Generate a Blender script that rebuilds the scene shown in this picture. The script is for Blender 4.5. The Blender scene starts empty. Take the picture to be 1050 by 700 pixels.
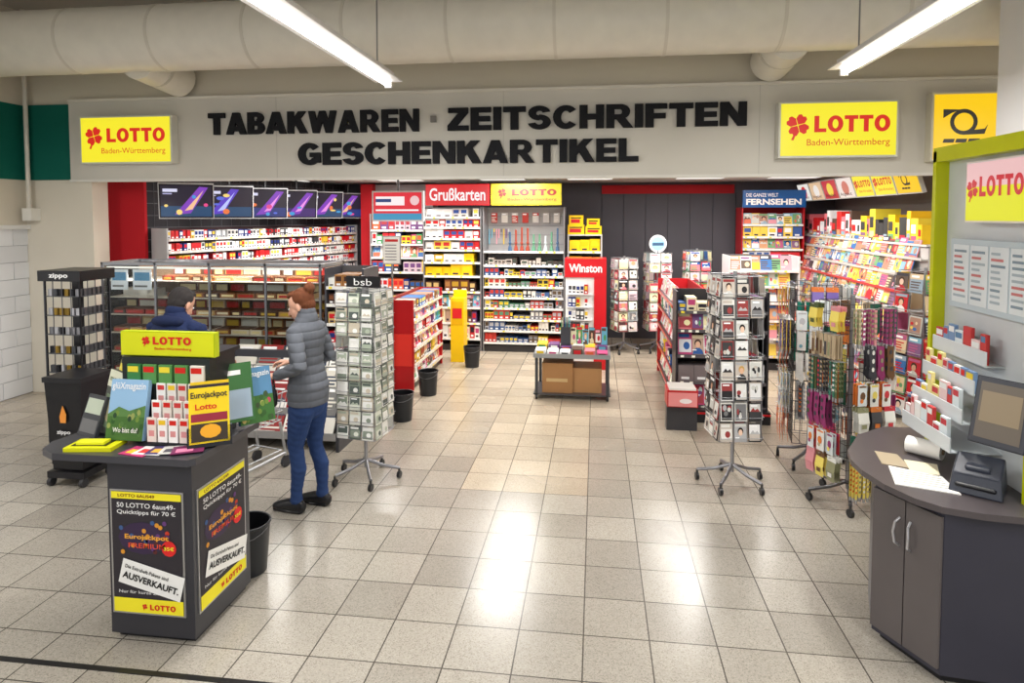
import bpy, math, random
from mathutils import Matrix, Vector
from mathutils.bvhtree import BVHTree
R=math.radians
def T(x,y,z=0): return Matrix.Translation((x,y,z))
def RX(a): return Matrix.Rotation(R(a),4,'X')
def RY(a): return Matrix.Rotation(R(a),4,'Y')
def RZ(a): return Matrix.Rotation(R(a),4,'Z')
def lin(c):
    return tuple(((v/255)/12.92 if v/255<=0.04045 else ((v/255+0.055)/1.055)**2.4) for v in c)
scene=bpy.context.scene
# ---------------------------------------------------------------- materials
def newmat(name):
    m=bpy.data.materials.new(name); m.use_nodes=True
    nt=m.node_tree; b=nt.nodes['Principled BSDF']; return m,nt,b
def attr_mat(name,rough,metal=0.0,noise=0.08,nscale=6,emit=0,bump=0,spec=0.5):
    m,nt,b=newmat(name)
    a=nt.nodes.new('ShaderNodeAttribute'); a.attribute_name='Col'
    b.inputs['Roughness'].default_value=rough; b.inputs['Metallic'].default_value=metal
    b.inputs['Specular IOR Level'].default_value=spec
    if emit:
        nt.links.new(a.outputs['Color'],b.inputs['Emission Color']); b.inputs['Emission Strength'].default_value=emit
        b.inputs['Base Color'].default_value=(0.02,0.02,0.02,1); return m
    n=nt.nodes.new('ShaderNodeTexNoise'); n.inputs['Scale'].default_value=nscale
    geo=nt.nodes.new('ShaderNodeNewGeometry'); nt.links.new(geo.outputs['Position'],n.inputs['Vector'])
    mr=nt.nodes.new('ShaderNodeMapRange'); mr.inputs['To Min'].default_value=1-noise; mr.inputs['To Max'].default_value=1+noise
    nt.links.new(n.outputs['Fac'],mr.inputs['Value'])
    mx=nt.nodes.new('ShaderNodeVectorMath'); mx.operation='SCALE'
    nt.links.new(a.outputs['Color'],mx.inputs[0]); nt.links.new(mr.outputs[0],mx.inputs['Scale'])
    nt.links.new(mx.outputs[0],b.inputs['Base Color'])
    if bump:
        bp=nt.nodes.new('ShaderNodeBump'); bp.inputs['Strength'].default_value=bump
        n2=nt.nodes.new('ShaderNodeTexNoise'); n2.inputs['Scale'].default_value=180
        nt.links.new(geo.outputs['Position'],n2.inputs['Vector'])
        nt.links.new(n2.outputs['Fac'],bp.inputs['Height']); nt.links.new(bp.outputs[0],b.inputs['Normal'])
    return m
MATS={
 'paper':attr_mat('printed_paper',0.5,spec=.35),
 'gloss':attr_mat('painted_plastic',0.3,spec=0.4),
 'matte':attr_mat('matte_paint',0.75,noise=0.05,nscale=2,spec=.3),
 'metal':attr_mat('brushed_steel',0.35,metal=0.85),
 'emit':attr_mat('lit_acrylic',0.3,emit=0.97),
 'lamp':attr_mat('lamp_tube',0.3,emit=9),
 'cloth':attr_mat('woven_cloth',0.85,noise=0.15,nscale=30,bump=0.15,spec=0.25),
 'skin':attr_mat('skin',0.5,noise=0.05),
}
def glass_mat():
    m=bpy.data.materials.new('clear_glass'); m.use_nodes=True; nt=m.node_tree; nt.nodes.clear()
    o=nt.nodes.new('ShaderNodeOutputMaterial'); t=nt.nodes.new('ShaderNodeBsdfTransparent'); g=nt.nodes.new('ShaderNodeBsdfGlossy')
    g.inputs['Roughness'].default_value=0.03; t.inputs['Color'].default_value=(0.95,0.97,0.97,1)
    mx=nt.nodes.new('ShaderNodeMixShader'); fr=nt.nodes.new('ShaderNodeFresnel'); fr.inputs['IOR'].default_value=1.3
    nt.links.new(fr.outputs[0],mx.inputs[0]); nt.links.new(t.outputs[0],mx.inputs[1]); nt.links.new(g.outputs[0],mx.inputs[2])
    nt.links.new(mx.outputs[0],o.inputs[0]); return m
MATS['glass']=glass_mat()
# ---------------------------------------------------------------- text geometry
_tc={}
def text_geo(body,offset):
    k=(body,offset)
    if k in _tc: return _tc[k]
    cu=bpy.data.curves.new('t','FONT'); cu.body=body; cu.offset=offset; cu.resolution_u=3
    ob=bpy.data.objects.new('t',cu); scene.collection.objects.link(ob)
    dg=bpy.context.evaluated_depsgraph_get(); dg.update()
    me=bpy.data.meshes.new_from_object(ob.evaluated_get(dg))
    vs=[v.co.copy() for v in me.vertices]; fs=[tuple(p.vertices) for p in me.polygons]
    bpy.data.objects.remove(ob); bpy.data.meshes.remove(me); bpy.data.curves.remove(cu)
    _tc[k]=(vs,fs); return _tc[k]
def rc(x0,x1,z0,z1): return [(x0,z0),(x1,z0),(x1,z1),(x0,z1)]
def ring(cx,cz,rx,rz,tx,tz,a0,a1):
    n=max(4,int(abs(a1-a0)/15)); out=[]
    for i in range(n):
        a=R(a0+(a1-a0)*i/n); b=R(a0+(a1-a0)*(i+1)/n)
        out.append([(cx+rx*math.cos(a),cz+rz*math.sin(a)),(cx+rx*math.cos(b),cz+rz*math.sin(b)),(cx+(rx-tx)*math.cos(b),cz+(rz-tz)*math.sin(b)),(cx+(rx-tx)*math.cos(a),cz+(rz-tz)*math.sin(a))])
    return out
S_=.33
GL={
'A':(1.1,[[(0,0),(.34,0),(.71,1),(.37,1)],[(1.1,0),(.76,0),(.39,1),(.73,1)],[(.2,.15),(.9,.15),(.84,.36),(.26,.36)]]),
'B':(.93,[rc(0,S_,0,1),rc(S_,.54,0,.2),rc(S_,.54,.4,.6),rc(S_,.54,.8,1)]+ring(.52,.75,.36,.25,.31,.185,-90,90)+ring(.54,.29,.39,.29,.32,.195,-90,90)),
'C':(.98,ring(.52,.5,.52,.51,.33,.23,40,320)),
'E':(.86,[rc(0,S_,0,1),rc(S_,.86,0,.22),rc(S_,.81,.39,.61),rc(S_,.85,.78,1)]),
'F':(.84,[rc(0,S_,0,1),rc(S_,.79,.37,.59),rc(S_,.84,.78,1)]),
'G':(1.06,ring(.53,.5,.53,.51,.33,.23,40,320)+[rc(.56,1.04,.36,.56),rc(.74,1.04,.1,.36)]),
'H':(.98,[rc(0,S_,0,1),rc(.65,.98,0,1),rc(S_,.65,.38,.62)]),
'I':(S_,[rc(0,S_,0,1)]),
'K':(1.05,[rc(0,S_,0,1),[(S_-.01,.30),(1.0,1),(.60,1),(S_-.01,.68)],[(.40,.45),(.66,.72),(1.08,0),(.68,0)]]),
'L':(.82,[rc(0,S_,0,1),rc(S_,.82,0,.23)]),
'N':(1.0,[rc(0,.3,0,1),rc(.7,1.0,0,1),[(.0,1),(.33,1),(1.0,0),(.67,0)]]),
'O':(1.06,ring(.53,.5,.53,.51,.33,.23,0,360)),
'R':(1.04,[rc(0,S_,0,1),rc(S_,.55,.8,1),rc(S_,.55,.37,.57)]+ring(.54,.685,.4,.315,.32,.2,-90,90)+[[(.36,.42),(.72,.46),(1.06,0),(.68,0)]]),
'S':(.94,ring(.47,.70,.45,.31,.32,.2,12,270)+ring(.47,.305,.47,.315,.32,.2,-168,90)),
'T':(.92,[rc(0,.92,.77,1),rc(.295,.625,0,.77)]),
'U':(.98,[rc(0,S_,.38,1),rc(.65,.98,.38,1)]+ring(.49,.38,.49,.39,.33,.22,180,360)),
'W':(1.5,[[(0,1),(.33,1),(.57,0),(.24,0)],[(.24,0),(.57,0),(.90,1),(.60,1)],[(.60,1),(.90,1),(1.26,0),(.93,0)],[(.93,0),(1.26,0),(1.5,1),(1.17,1)]]),
'Z':(.88,[rc(.03,.86,.78,1),rc(0,.88,0,.22),[(0,.22),(.40,.22),(.86,.78),(.46,.78)]]),
}
# ---------------------------------------------------------------- mesh builder
class MB:
    def __init__(s,M=None):
        s.v=[];s.f=[];s.c=[];s.m=[];s.s=[];s.M=M.copy() if M else Matrix()
    def add(s,vs,fs,col,mat='gloss',smooth=False):
        o=len(s.v); M=s.M
        s.v.extend([M@Vector(p) for p in vs])
        for f in fs:
            s.f.append(tuple(i+o for i in f)); s.c.append(col); s.m.append(mat); s.s.append(smooth)
    def box(s,x0,x1,y0,y1,z0,z1,col,mat='gloss'):
        s.add([(x0,y0,z0),(x1,y0,z0),(x1,y1,z0),(x0,y1,z0),(x0,y0,z1),(x1,y0,z1),(x1,y1,z1),(x0,y1,z1)],
              [(0,3,2,1),(4,5,6,7),(0,1,5,4),(1,2,6,5),(2,3,7,6),(3,0,4,7)],col,mat)
    def q(s,x0,x1,z0,z1,y,col,mat='paper'):
        s.add([(x0,y,z0),(x1,y,z0),(x1,y,z1),(x0,y,z1)],[(0,1,2,3)],col,mat)
    def disc(s,x,z,rx,rz,y,col,mat='paper',n=12,a0=0):
        s.add([(x+rx*math.cos(a0+6.2832*i/n),y,z+rz*math.sin(a0+6.2832*i/n)) for i in range(n)],[tuple(range(n))],col,mat)
    def poly(s,pts,y,col,mat='paper'):
        s.add([(p[0],y,p[1]) for p in pts],[tuple(range(len(pts)))],col,mat)
    def prism(s,pts,z0,z1,col,mat='gloss'):
        n=len(pts)
        s.add([(p[0],p[1],z0) for p in pts]+[(p[0],p[1],z1) for p in pts],
              [tuple(range(n-1,-1,-1)),tuple(range(n,2*n))]+[(i,(i+1)%n,n+(i+1)%n,n+i) for i in range(n)],col,mat)
    def cyl(s,p,q,r,col,mat='gloss',n=10,r2=None,caps=True):
        p=Vector(p);q=Vector(q);t=(q-p)
        if t.length<1e-6: return
        t.normalize(); a=Vector((0,0,1)) if abs(t.z)<0.9 else Vector((1,0,0))
        u=t.cross(a).normalized(); w=t.cross(u); r2=r if r2 is None else r2
        vs=[]
        for c,rr in((p,r),(q,r2)):
            for i in range(n):
                an=6.28318*i/n; vs.append(c+u*rr*math.cos(an)+w*rr*math.sin(an))
        s.add(vs,[(i,(i+1)%n,n+(i+1)%n,n+i) for i in range(n)],col,mat,True)
        if caps: s.add(vs,[tuple(range(n-1,-1,-1)),tuple(range(n,2*n))],col,mat)
    def tube(s,pts,r,col,mat='metal',n=6):
        for a,b in zip(pts[:-1],pts[1:]): s.cyl(a,b,r,col,mat,n)
    def sphere(s,c,r,col,mat='gloss',n=14,m=9):
        if not hasattr(r,'__len__'): r=(r,r,r)
        vs=[(c[0],c[1],c[2]-r[2])]
        for j in range(1,m):
            ph=-math.pi/2+math.pi*j/m
            for i in range(n):
                th=6.28318*i/n; vs.append((c[0]+r[0]*math.cos(ph)*math.cos(th),c[1]+r[1]*math.cos(ph)*math.sin(th),c[2]+r[2]*math.sin(ph)))
        vs.append((c[0],c[1],c[2]+r[2])); L=len(vs)-1; fs=[]
        for i in range(n):
            fs.append((0,1+(i+1)%n,1+i)); b=1+(m-2)*n; fs.append((L,b+i,b+(i+1)%n))
            for j in range(m-2):
                a=1+j*n; fs.append((a+i,a+(i+1)%n,a+n+(i+1)%n,a+n+i))
        s.add(vs,fs,col,mat,True)
    def loft(s,pts,rad,ref,col,mat='cloth',n=18,rnd=True):
        pts=[Vector(p) for p in pts]; rad=[(r,r) if not hasattr(r,'__len__') else r for r in rad]
        if rnd:
            t0=(pts[1]-pts[0]).normalized(); t1=(pts[-1]-pts[-2]).normalized()
            m0=min(rad[0]); m1=min(rad[-1])
            pts=[pts[0]-t0*m0*0.85,pts[0]-t0*m0*0.5]+pts+[pts[-1]+t1*m1*0.5,pts[-1]+t1*m1*0.85]
            sc=lambda r,k:(r[0]*k,r[1]*k)
            rad=[sc(rad[0],.45),sc(rad[0],.83)]+rad+[sc(rad[-1],.83),sc(rad[-1],.45)]
        ref=Vector(ref); vs=[]; k=len(pts)
        for i,p in enumerate(pts):
            t=(pts[min(i+1,k-1)]-pts[max(i-1,0)]).normalized()
            a=(ref-t*t.dot(ref)).normalized(); b=t.cross(a)
            for j in range(n):
                an=6.28318*j/n; vs.append(p+a*rad[i][0]*math.cos(an)+b*rad[i][1]*math.sin(an))
        fs=[(i*n+j,i*n+(j+1)%n,(i+1)*n+(j+1)%n,(i+1)*n+j) for i in range(k-1) for j in range(n)]
        fs+= [tuple(range(n-1,-1,-1)),tuple(range((k-1)*n,k*n))]
        s.add(vs,fs,col,mat,True)
    def text(s,body,x,z,w,h,y,col,mat='paper',offset=0.012):
        vs,fs=text_geo(body,offset)
        if not vs: return
        x0=min(v.x for v in vs);x1=max(v.x for v in vs);y0=min(v.y for v in vs);y1=max(v.y for v in vs)
        sx=w/(x1-x0);sy=h/(y1-y0)
        s.add([(x+(v.x-x0)*sx,y,z+(v.y-y0)*sy) for v in vs],fs,col,mat)
    def block(s,body,x,z,w,h,y,col,mat='gloss',depth=0):
        tot=sum(GL[c][0] for c in body)+.08*(len(body)-1); k=w/tot; px=0
        for c in body:
            for j,pl in enumerate(GL[c][1]):
                P=[(x+(px+p[0])*k,z+p[1]*h) for p in pl]
                if depth:
                    n=len(P); d=depth+.0006*j; s.add([(p[0],y-d,p[1]) for p in P]+[(p[0],y,p[1]) for p in P],[tuple(range(n))]+[(i,(i+1)%n,n+(i+1)%n,n+i) for i in range(n)],col,mat)
                else: s.poly(P,y-.0001*(j%4),col,mat)
            px+=GL[c][0]+.08
    def build(s,name,bevel=0):
        me=bpy.data.meshes.new(name); me.from_pydata([tuple(v) for v in s.v],[],s.f)
        used=[]
        for m in s.m:
            if m not in used: used.append(m)
        for m in used: me.materials.append(MATS[m])
        idx={m:i for i,m in enumerate(used)}
        me.polygons.foreach_set('material_index',[idx[m] for m in s.m])
        me.polygons.foreach_set('use_smooth',s.s)
        ca=me.color_attributes.new('Col','FLOAT_COLOR','CORNER'); buf=[]; cache={}
        for f,c in zip(s.f,s.c):
            l=cache.get(c)
            if l is None: l=cache[c]=lin(c)+(1.0,)
            buf.extend(l*len(f))
        ca.data.foreach_set('color',buf); me.update()
        ob=bpy.data.objects.new(name,me); scene.collection.objects.link(ob)
        if bevel:
            b=ob.modifiers.new('bevel','BEVEL'); b.width=bevel; b.segments=2; b.limit_method='ANGLE'; b.angle_limit=R(50)
        return ob
# ---------------------------------------------------------------- palettes & printed things
VIV=[(204,34,42),(235,200,50),(40,90,160),(236,236,230),(225,100,60),(70,150,90),(190,70,120),(100,175,200),(40,40,50),(240,226,190),(115,70,125),(245,245,245),(190,160,140),(235,160,175),(90,70,60),(220,220,225)]
MAG=[(190,40,50),(225,185,60),(60,110,170),(205,150,110),(215,110,80),(110,160,110),(185,90,130),(130,180,200),(60,55,65),(225,200,160),(130,90,130),(235,230,225),(170,130,110),(225,150,160),(95,80,70),(150,170,185),(240,210,90),(200,200,190)]
CIG=[(240,240,238),(200,25,35),(235,235,230),(180,30,35),(30,50,120),(225,190,60),(245,245,245),(60,60,65),(205,40,40),(210,215,220)]
BRN=[(120,70,40),(90,50,30),(160,110,60),(200,170,110),(60,35,25),(140,30,30),(210,200,180),(180,140,40)]
PAS=[(240,235,225),(235,215,215),(205,225,230),(240,230,180),(215,190,200),(255,255,250),(190,210,180),(225,120,130),(170,60,70)]
SK=[(225,180,150),(205,155,125),(235,200,175)]
def cover(mb,M,w,h,th,rg,pal=VIV,style=None):
    old=mb.M; mb.M=old@M
    bg=rg.choice(pal); c2=rg.choice(pal); c3=rg.choice(pal)
    mb.box(0,w,0,th,0,h,bg,'paper'); e=-0.0012
    st=style if style is not None else rg.randrange(5)
    if st==0:
        mb.poly([(w*.12,h*.02),(w*.88,h*.02),(w*.8,h*.22),(w*.6,h*.34),(w*.4,h*.34),(w*.2,h*.22)],e,c2)
        mb.disc(w*.5,h*.58,w*.24,h*.2,e*1.2,rg.choice([(70,45,30),(200,160,90),(30,25,25)])); mb.disc(w*.5,h*.5,w*.17,h*.17,e*1.5,rg.choice(SK))
        mb.q(w*.05,w*.95,h*.82,h*.96,e*1.5,c3); mb.q(w*.05,w*.4,h*.2,h*.25,e*1.8,(250,250,250))
    elif st==1:
        mb.q(w*.06,w*.94,h*.1,h*.7,e,c2); mb.q(w*.06,w*.8,h*.78,h*.94,e,c3); mb.disc(w*.6,h*.4,w*.22,h*.18,e*1.6,rg.choice(pal))
    elif st==2:
        mb.q(0,w,h*.72,h,e,c3); mb.q(w*.1,w*.7,h*.8,h*.92,e*1.6,(250,250,250))
        for i in range(4): mb.q(w*.08,w*rg.uniform(.5,.92),h*(.1+.14*i),h*(.17+.14*i),e,c2)
    elif st==3:
        mb.q(w*.07,w*.93,h*.07,h*.93,e,c2)
        for i in range(5): mb.disc(w*rg.uniform(.25,.75),h*rg.uniform(.25,.75),w*rg.uniform(.08,.2),h*rg.uniform(.08,.18),e*(1.3+.2*i),rg.choice(pal),n=9)
    else:
        a=rg.uniform(.35,.55); mb.q(w*.06,w*.94,h*.06,h*a,e,c2); mb.q(w*.06,w*.94,h*a,h*.94,e,c3)
        mb.poly([(w*.1,h*a),(w*.35,h*(a+.22)),(w*.5,h*(a+.08)),(w*.72,h*(a+.18)),(w*.9,h*a)],e*1.5,rg.choice(pal)); mb.q(w*.15,w*.7,h*.8,h*.88,e*1.7,(250,250,250))
    mb.M=old
def clover(mb,x,z,r,y,col,mat='emit'):
    for k in range(4):
        a=math.pi/4+k*math.pi/2+.25; ca,sa=math.cos(a),math.sin(a)
        P=[(0.05,0),(.45,.42),(.85,.42),(1.0,.2),(.88,0),(1.0,-.2),(.85,-.42),(.45,-.42)]
        mb.poly([(x+r*(p[0]*ca-p[1]*sa),z+r*(p[0]*sa+p[1]*ca)) for p in P],y,col,mat)
    mb.poly([(x-r*.1,z-r*.3),(x+r*.1,z-r*.3),(x-r*.35,z-r*1.35),(x-r*.55,z-r*1.3)],y-.0002,col,mat)
RED=(216,36,26); YEL=(250,236,44)
def lotto(mb,w,h,y,mat='emit',sub=True):
    clover(mb,w*.16,h*.58,h*.2,y,RED,mat)
    mb.block('LOTTO',w*.30,h*.45,w*.63,h*.29,y,RED,mat)
    if sub: mb.text('Baden-Württemberg',w*.24,h*.18,w*.69,h*.15,y,RED,mat,offset=0)
def star(mb,x,y,r,n=5,col=(150,150,155)):
    for k in range(n):
        a=6.2832*k/n+.3; ex,ey=x+r*math.cos(a),y+r*math.sin(a)
        mb.tube([(x,y,.16),(x+r*.5*math.cos(a),y+r*.5*math.sin(a),.11),(ex,ey,.085)],.014,col,'metal',8)
        mb.cyl((ex,ey,.085),(ex,ey,.05),.01,(60,60,60))
        mb.cyl((ex-.012,ey,.03),(ex+.012,ey,.03),.03,(35,35,38),'gloss',12)
# ---------------------------------------------------------------- ROOM
def floor():
    me=bpy.data.meshes.new('floor'); me.from_pydata([(-7.0,-3,0),(6,-3,0),(6,12,0),(-7.0,12,0)],[],[(0,1,2,3)])
    ob=bpy.data.objects.new('floor',me); scene.collection.objects.link(ob)
    m,nt,b=newmat('terrazzo_tiles'); N=nt.nodes.new; L=nt.links.new
    geo=N('ShaderNodeNewGeometry'); br=N('ShaderNodeTexBrick')
    mp=N('ShaderNodeMapping'); L(geo.outputs['Position'],mp.inputs['Vector']); mp.inputs['Location'].default_value=(0.05,0.1,0)
    L(mp.outputs[0],br.inputs['Vector']); br.offset=0; br.squash=1
    br.inputs['Scale'].default_value=1; br.inputs['Brick Width'].default_value=.333; br.inputs['Row Height'].default_value=.333
    br.inputs['Mortar Size'].default_value=.0038; br.inputs['Mortar Smooth'].default_value=.1
    br.inputs['Color1'].default_value=(*lin((152,146,137)),1); br.inputs['Color2'].default_value=(*lin((174,168,158)),1)
    br.inputs['Mortar'].default_value=(*lin((84,79,73)),1)
    vo=N('ShaderNodeTexVoronoi'); vo.inputs['Scale'].default_value=190; L(geo.outputs['Position'],vo.inputs['Vector'])
    sx=N('ShaderNodeSeparateColor'); L(vo.outputs['Color'],sx.inputs[0])
    rp=N('ShaderNodeValToRGB'); L(sx.outputs[0],rp.inputs[0]); rp.color_ramp.interpolation='CONSTANT'
    rp.color_ramp.elements[0].color=(.74,.73,.71,1); rp.color_ramp.elements[1].position=.15; rp.color_ramp.elements[1].color=(.96,.96,.95,1)
    e=rp.color_ramp.elements.new(.6); e.color=(1.04,1.04,1.03,1); e=rp.color_ramp.elements.new(.87); e.color=(1.14,1.14,1.12,1)
    mu=N('ShaderNodeMix'); mu.data_type='RGBA'; mu.blend_type='MULTIPLY'; mu.inputs[0].default_value=1
    L(br.outputs['Color'],mu.inputs[6]); L(rp.outputs[0],mu.inputs[7])
    wn=N('ShaderNodeTexNoise'); wn.inputs['Scale'].default_value=.9; wn.inputs['Detail'].default_value=5; L(geo.outputs['Position'],wn.inputs['Vector'])
    wr=N('ShaderNodeMapRange'); L(wn.outputs['Fac'],wr.inputs['Value']); wr.inputs['From Min'].default_value=.3; wr.inputs['From Max'].default_value=.7; wr.inputs['To Min'].default_value=.86; wr.inputs['To Max'].default_value=1.08
    wv=N('ShaderNodeVectorMath'); wv.operation='SCALE'; L(mu.outputs[2],wv.inputs[0]); L(wr.outputs[0],wv.inputs['Scale'])
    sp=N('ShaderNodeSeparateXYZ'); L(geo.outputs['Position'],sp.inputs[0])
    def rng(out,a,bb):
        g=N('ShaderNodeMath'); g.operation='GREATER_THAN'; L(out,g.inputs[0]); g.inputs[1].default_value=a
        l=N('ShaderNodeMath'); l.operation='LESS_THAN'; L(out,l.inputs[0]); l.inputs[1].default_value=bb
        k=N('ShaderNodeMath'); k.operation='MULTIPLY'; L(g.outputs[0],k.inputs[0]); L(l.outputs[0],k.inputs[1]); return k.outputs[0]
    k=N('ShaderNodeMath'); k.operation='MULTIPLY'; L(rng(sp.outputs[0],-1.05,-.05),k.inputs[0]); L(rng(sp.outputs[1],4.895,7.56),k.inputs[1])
    mr=N('ShaderNodeMapRange'); L(sp.outputs[1],mr.inputs['Value']); mr.inputs['From Min'].default_value=4.5; mr.inputs['From Max'].default_value=7.5; mr.inputs['To Max'].default_value=.8  # tiles turn creamier shopward; the mid-floor glow is painted into this ramp too
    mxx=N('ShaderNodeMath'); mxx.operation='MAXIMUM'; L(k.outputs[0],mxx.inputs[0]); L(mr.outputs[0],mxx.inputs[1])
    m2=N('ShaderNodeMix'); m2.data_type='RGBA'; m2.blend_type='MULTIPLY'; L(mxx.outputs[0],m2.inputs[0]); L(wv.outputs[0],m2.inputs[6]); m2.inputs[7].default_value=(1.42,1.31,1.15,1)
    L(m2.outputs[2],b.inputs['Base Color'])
    no=N('ShaderNodeTexNoise'); no.inputs['Scale'].default_value=1.3; L(geo.outputs['Position'],no.inputs['Vector'])
    r2=N('ShaderNodeMapRange'); L(no.outputs['Fac'],r2.inputs['Value']); r2.inputs['To Min'].default_value=.14; r2.inputs['To Max'].default_value=.34
    L(r2.outputs[0],b.inputs['Roughness'])
    bp=N('ShaderNodeBump'); bp.inputs['Strength'].default_value=.3; bp.inputs['Distance'].default_value=.003; L(br.outputs['Fac'],bp.inputs['Height']); bp.invert=True
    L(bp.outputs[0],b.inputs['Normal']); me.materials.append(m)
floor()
mb=MB(); mb.box(-6.85,6,2.67,2.70,0.0,.004,(30,30,32)); mb.build('trim_floor_joint')
FAS=(212,208,198); BEI=(214,206,188)
mb=MB()
mb.box(-7.2,6,7.0,7.25,2.59,4.6,BEI,'matte')
mb.box(-7.2,-5.97,7.0,7.25,0,2.59,(218,211,196),'matte')
mb.box(4.25,6,7.0,7.25,0,2.59,BEI,'matte')
mb.box(-6.85,-6.2,6.97,7.0,2.59,3.48,(0,98,84),'matte')
mb.box(-6.2,4.25,6.95,7.0,2.59,3.5,FAS,'matte')
mb.box(-6.2,4.25,6.93,6.99,3.5,3.53,(225,220,208),'matte')
mb.box(-6.2,4.25,6.93,7.0,2.56,2.59,(225,222,214),'matte')
for x in(-3.6,-1.0,1.66): mb.box(x,x+.004,6.948,6.95,2.59,3.5,(180,176,168),'matte')
mb.build('wall_facade')
mb=MB()
mb.box(-7.0,-6.85,-3,7.0,2.03,4.6,(214,206,190),'matte')
mb.box(-6.85,-6.84,3,6.97,2.59,3.48,(0,98,84),'matte')
mb.box(-6.85,-6.80,-3,7,2.0,2.05,(225,225,222),'matte')
z=0
rg=random.Random(4)
mb.box(-7.0,-6.862,-3,7.0,0,2.03,(190,192,196),'matte')
row=0
while z<2.0:
    y=-3+(0.2 if row%2 else 0)-.4
    while y<7.0:
        g=rg.randint(-5,5); y0=max(y,-3)
        if min(y+.392,7)>y0: mb.box(-6.87,-6.85,y0,min(y+.392,7),z+.008,min(z+.2,2.02),(228+g,230+g,233+g),'matte')
        y+=.4
    z+=.2; row+=1
mb.build('wall_left')
mb=MB(); mb.box(6,6.15,-3,12,0,4.6,BEI,'matte'); mb.build('wall_right')
mb=MB(); mb.box(-7.2,6.15,-3,7.25,4.6,4.75,(190,186,178),'matte'); mb.build('ceiling')
mb=MB(); mb.box(-6.4,4.4,7.25,11.65,2.75,2.85,(215,214,210),'matte')
for x in (-5.2,-3.2,-1.5,-.1,1.6,3.0): mb.box(x-.35,x+.35,10.2,10.5,2.742,2.75,(255,250,240),'emit')
for x in(-4.0,-1.2,1.4,3.0): mb.box(x-.32,x+.32,7.6,8.8,2.738,2.75,(255,250,240),'emit')
mb.build('ceiling_shop')
mb=MB()
mb.box(-6.4,4.4,11.5,11.65,0,2.75,(80,78,84),'matte')
mb.box(.1,2.35,11.46,11.5,2.55,2.70,(165,24,32),'matte')
for i in range(7): mb.box(.1+i*.38,.105+i*.38,11.49,11.5,.2,2.55,(50,48,52),'matte')
mb.build('wall_back')
mb=MB(); mb.box(4.0,4.15,7.25,11.5,0,2.75,(120,112,108),'matte'); mb.build('wall_shop_right')
ang=math.degrees(math.atan2(4.0,1.1))
LM=T(-5.68,7.55)@RZ(ang)
mb=MB(LM); mb.box(0,4.05,0,.08,0,2.74,(46,44,48),'matte')
for i in range(16): mb.box(0,4.05,-.006,0,.3+i*.155,.31+i*.155,(95,94,98),'matte')
for i in range(22): mb.box(.1+i*.18,.106+i*.18,-.006,0,.3,2.7,(88,88,92),'matte')
mb.build('wall_shop_left')
mb=MB(); mb.box(-6.25,-5.66,7.48,7.53,0,2.74,(186,22,34),'matte'); mb.build('red_wall_panel')
mb=MB(); mb.box(3.17,3.67,5.15,5.65,0,4.6,(222,222,224),'matte'); mb.box(3.15,3.69,5.13,5.67,0,.12,(120,118,114),'matte'); mb.build('pillar')
mb=MB(); mb.tube([(-6.72,6.9,4.59),(-6.72,6.9,2.2)],.025,(215,210,198),'gloss',10); mb.box(-6.78,-6.66,6.86,6.998,2.1,2.25,(230,228,220)); mb.build('conduit_pipe')
mb=MB(); DC=(232,227,214)
mb.cyl((-6.83,6.2,3.98),(5.98,6.2,3.98),.33,DC,'gloss',40)
for i in range(13): mb.cyl((-6.4+i,6.2,3.98),(-6.37+i,6.2,3.98),.335,(218,212,198),'gloss',40)
for x in(-4.75,1.75):
    mb.cyl((x,6.25,3.78),(x,6.92,3.72),.2,DC,'gloss',24); mb.cyl((x,6.5,3.77),(x,6.54,3.77),.215,(205,200,186),'gloss',24)
mb.build('air_duct')
LC=(1,.972,.935)
def area(name,x,y,z,sx,sy,e,col=LC):
    l=bpy.data.lights.new(name,'AREA'); l.shape='RECTANGLE'; l.size=sx; l.size_y=sy; l.energy=e; l.color=col
    o=bpy.data.objects.new(name,l); o.location=(x,y,z); scene.collection.objects.link(o)
def lamp(x,y0,y1,z=3.3):
    mb=MB()
    mb.box(x-.05,x+.05,y0,y1,z+.03,z+.1,(235,235,235))
    mb.prism([(x-.12,y0),(x+.12,y0),(x+.12,y1),(x-.12,y1)],z+.02,z+.03,(240,240,240))
    mb.cyl((x,y0+.03,z-.005),(x,y1-.03,z-.005),.02,(255,251,245),'lamp',12)
    mb.box(x-.03,x+.03,y0,y0+.03,z-.03,z+.03,(230,230,230)); mb.box(x-.03,x+.03,y1-.03,y1,z-.03,z+.03,(230,230,230))
    for y in (y0+.3,y1-.3): mb.cyl((x,y,z+.1),(x,y,4.59),.006,(150,150,150),'metal')
    mb.build('fluorescent_lamp')
    area('fluorescent_lamp_light',x,(y0+y1)/2,z-.04,.12,y1-y0,82)
lamp(-1.8,2.6,5.5); lamp(1.95,2.6,5.5); lamp(-1.8,-1.5,1.4); lamp(1.95,-1.5,1.4); lamp(-5.6,1.2,4.3); lamp(4.9,1.2,4.3)  # first pair hangs in view; the other battens are unseen, added for light
for x,e in((-4.0,62),(-1.2,58),(1.4,52),(2.6,34)): area('shop_ceiling_light',x,8.2,2.72,.6,1.2,e)
for x,e in((-3.4,46),(-1.2,42),(1.2,40),(2.6,22)): area('shop_ceiling_light',x,9.6,2.72,.6,.5,e)
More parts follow.
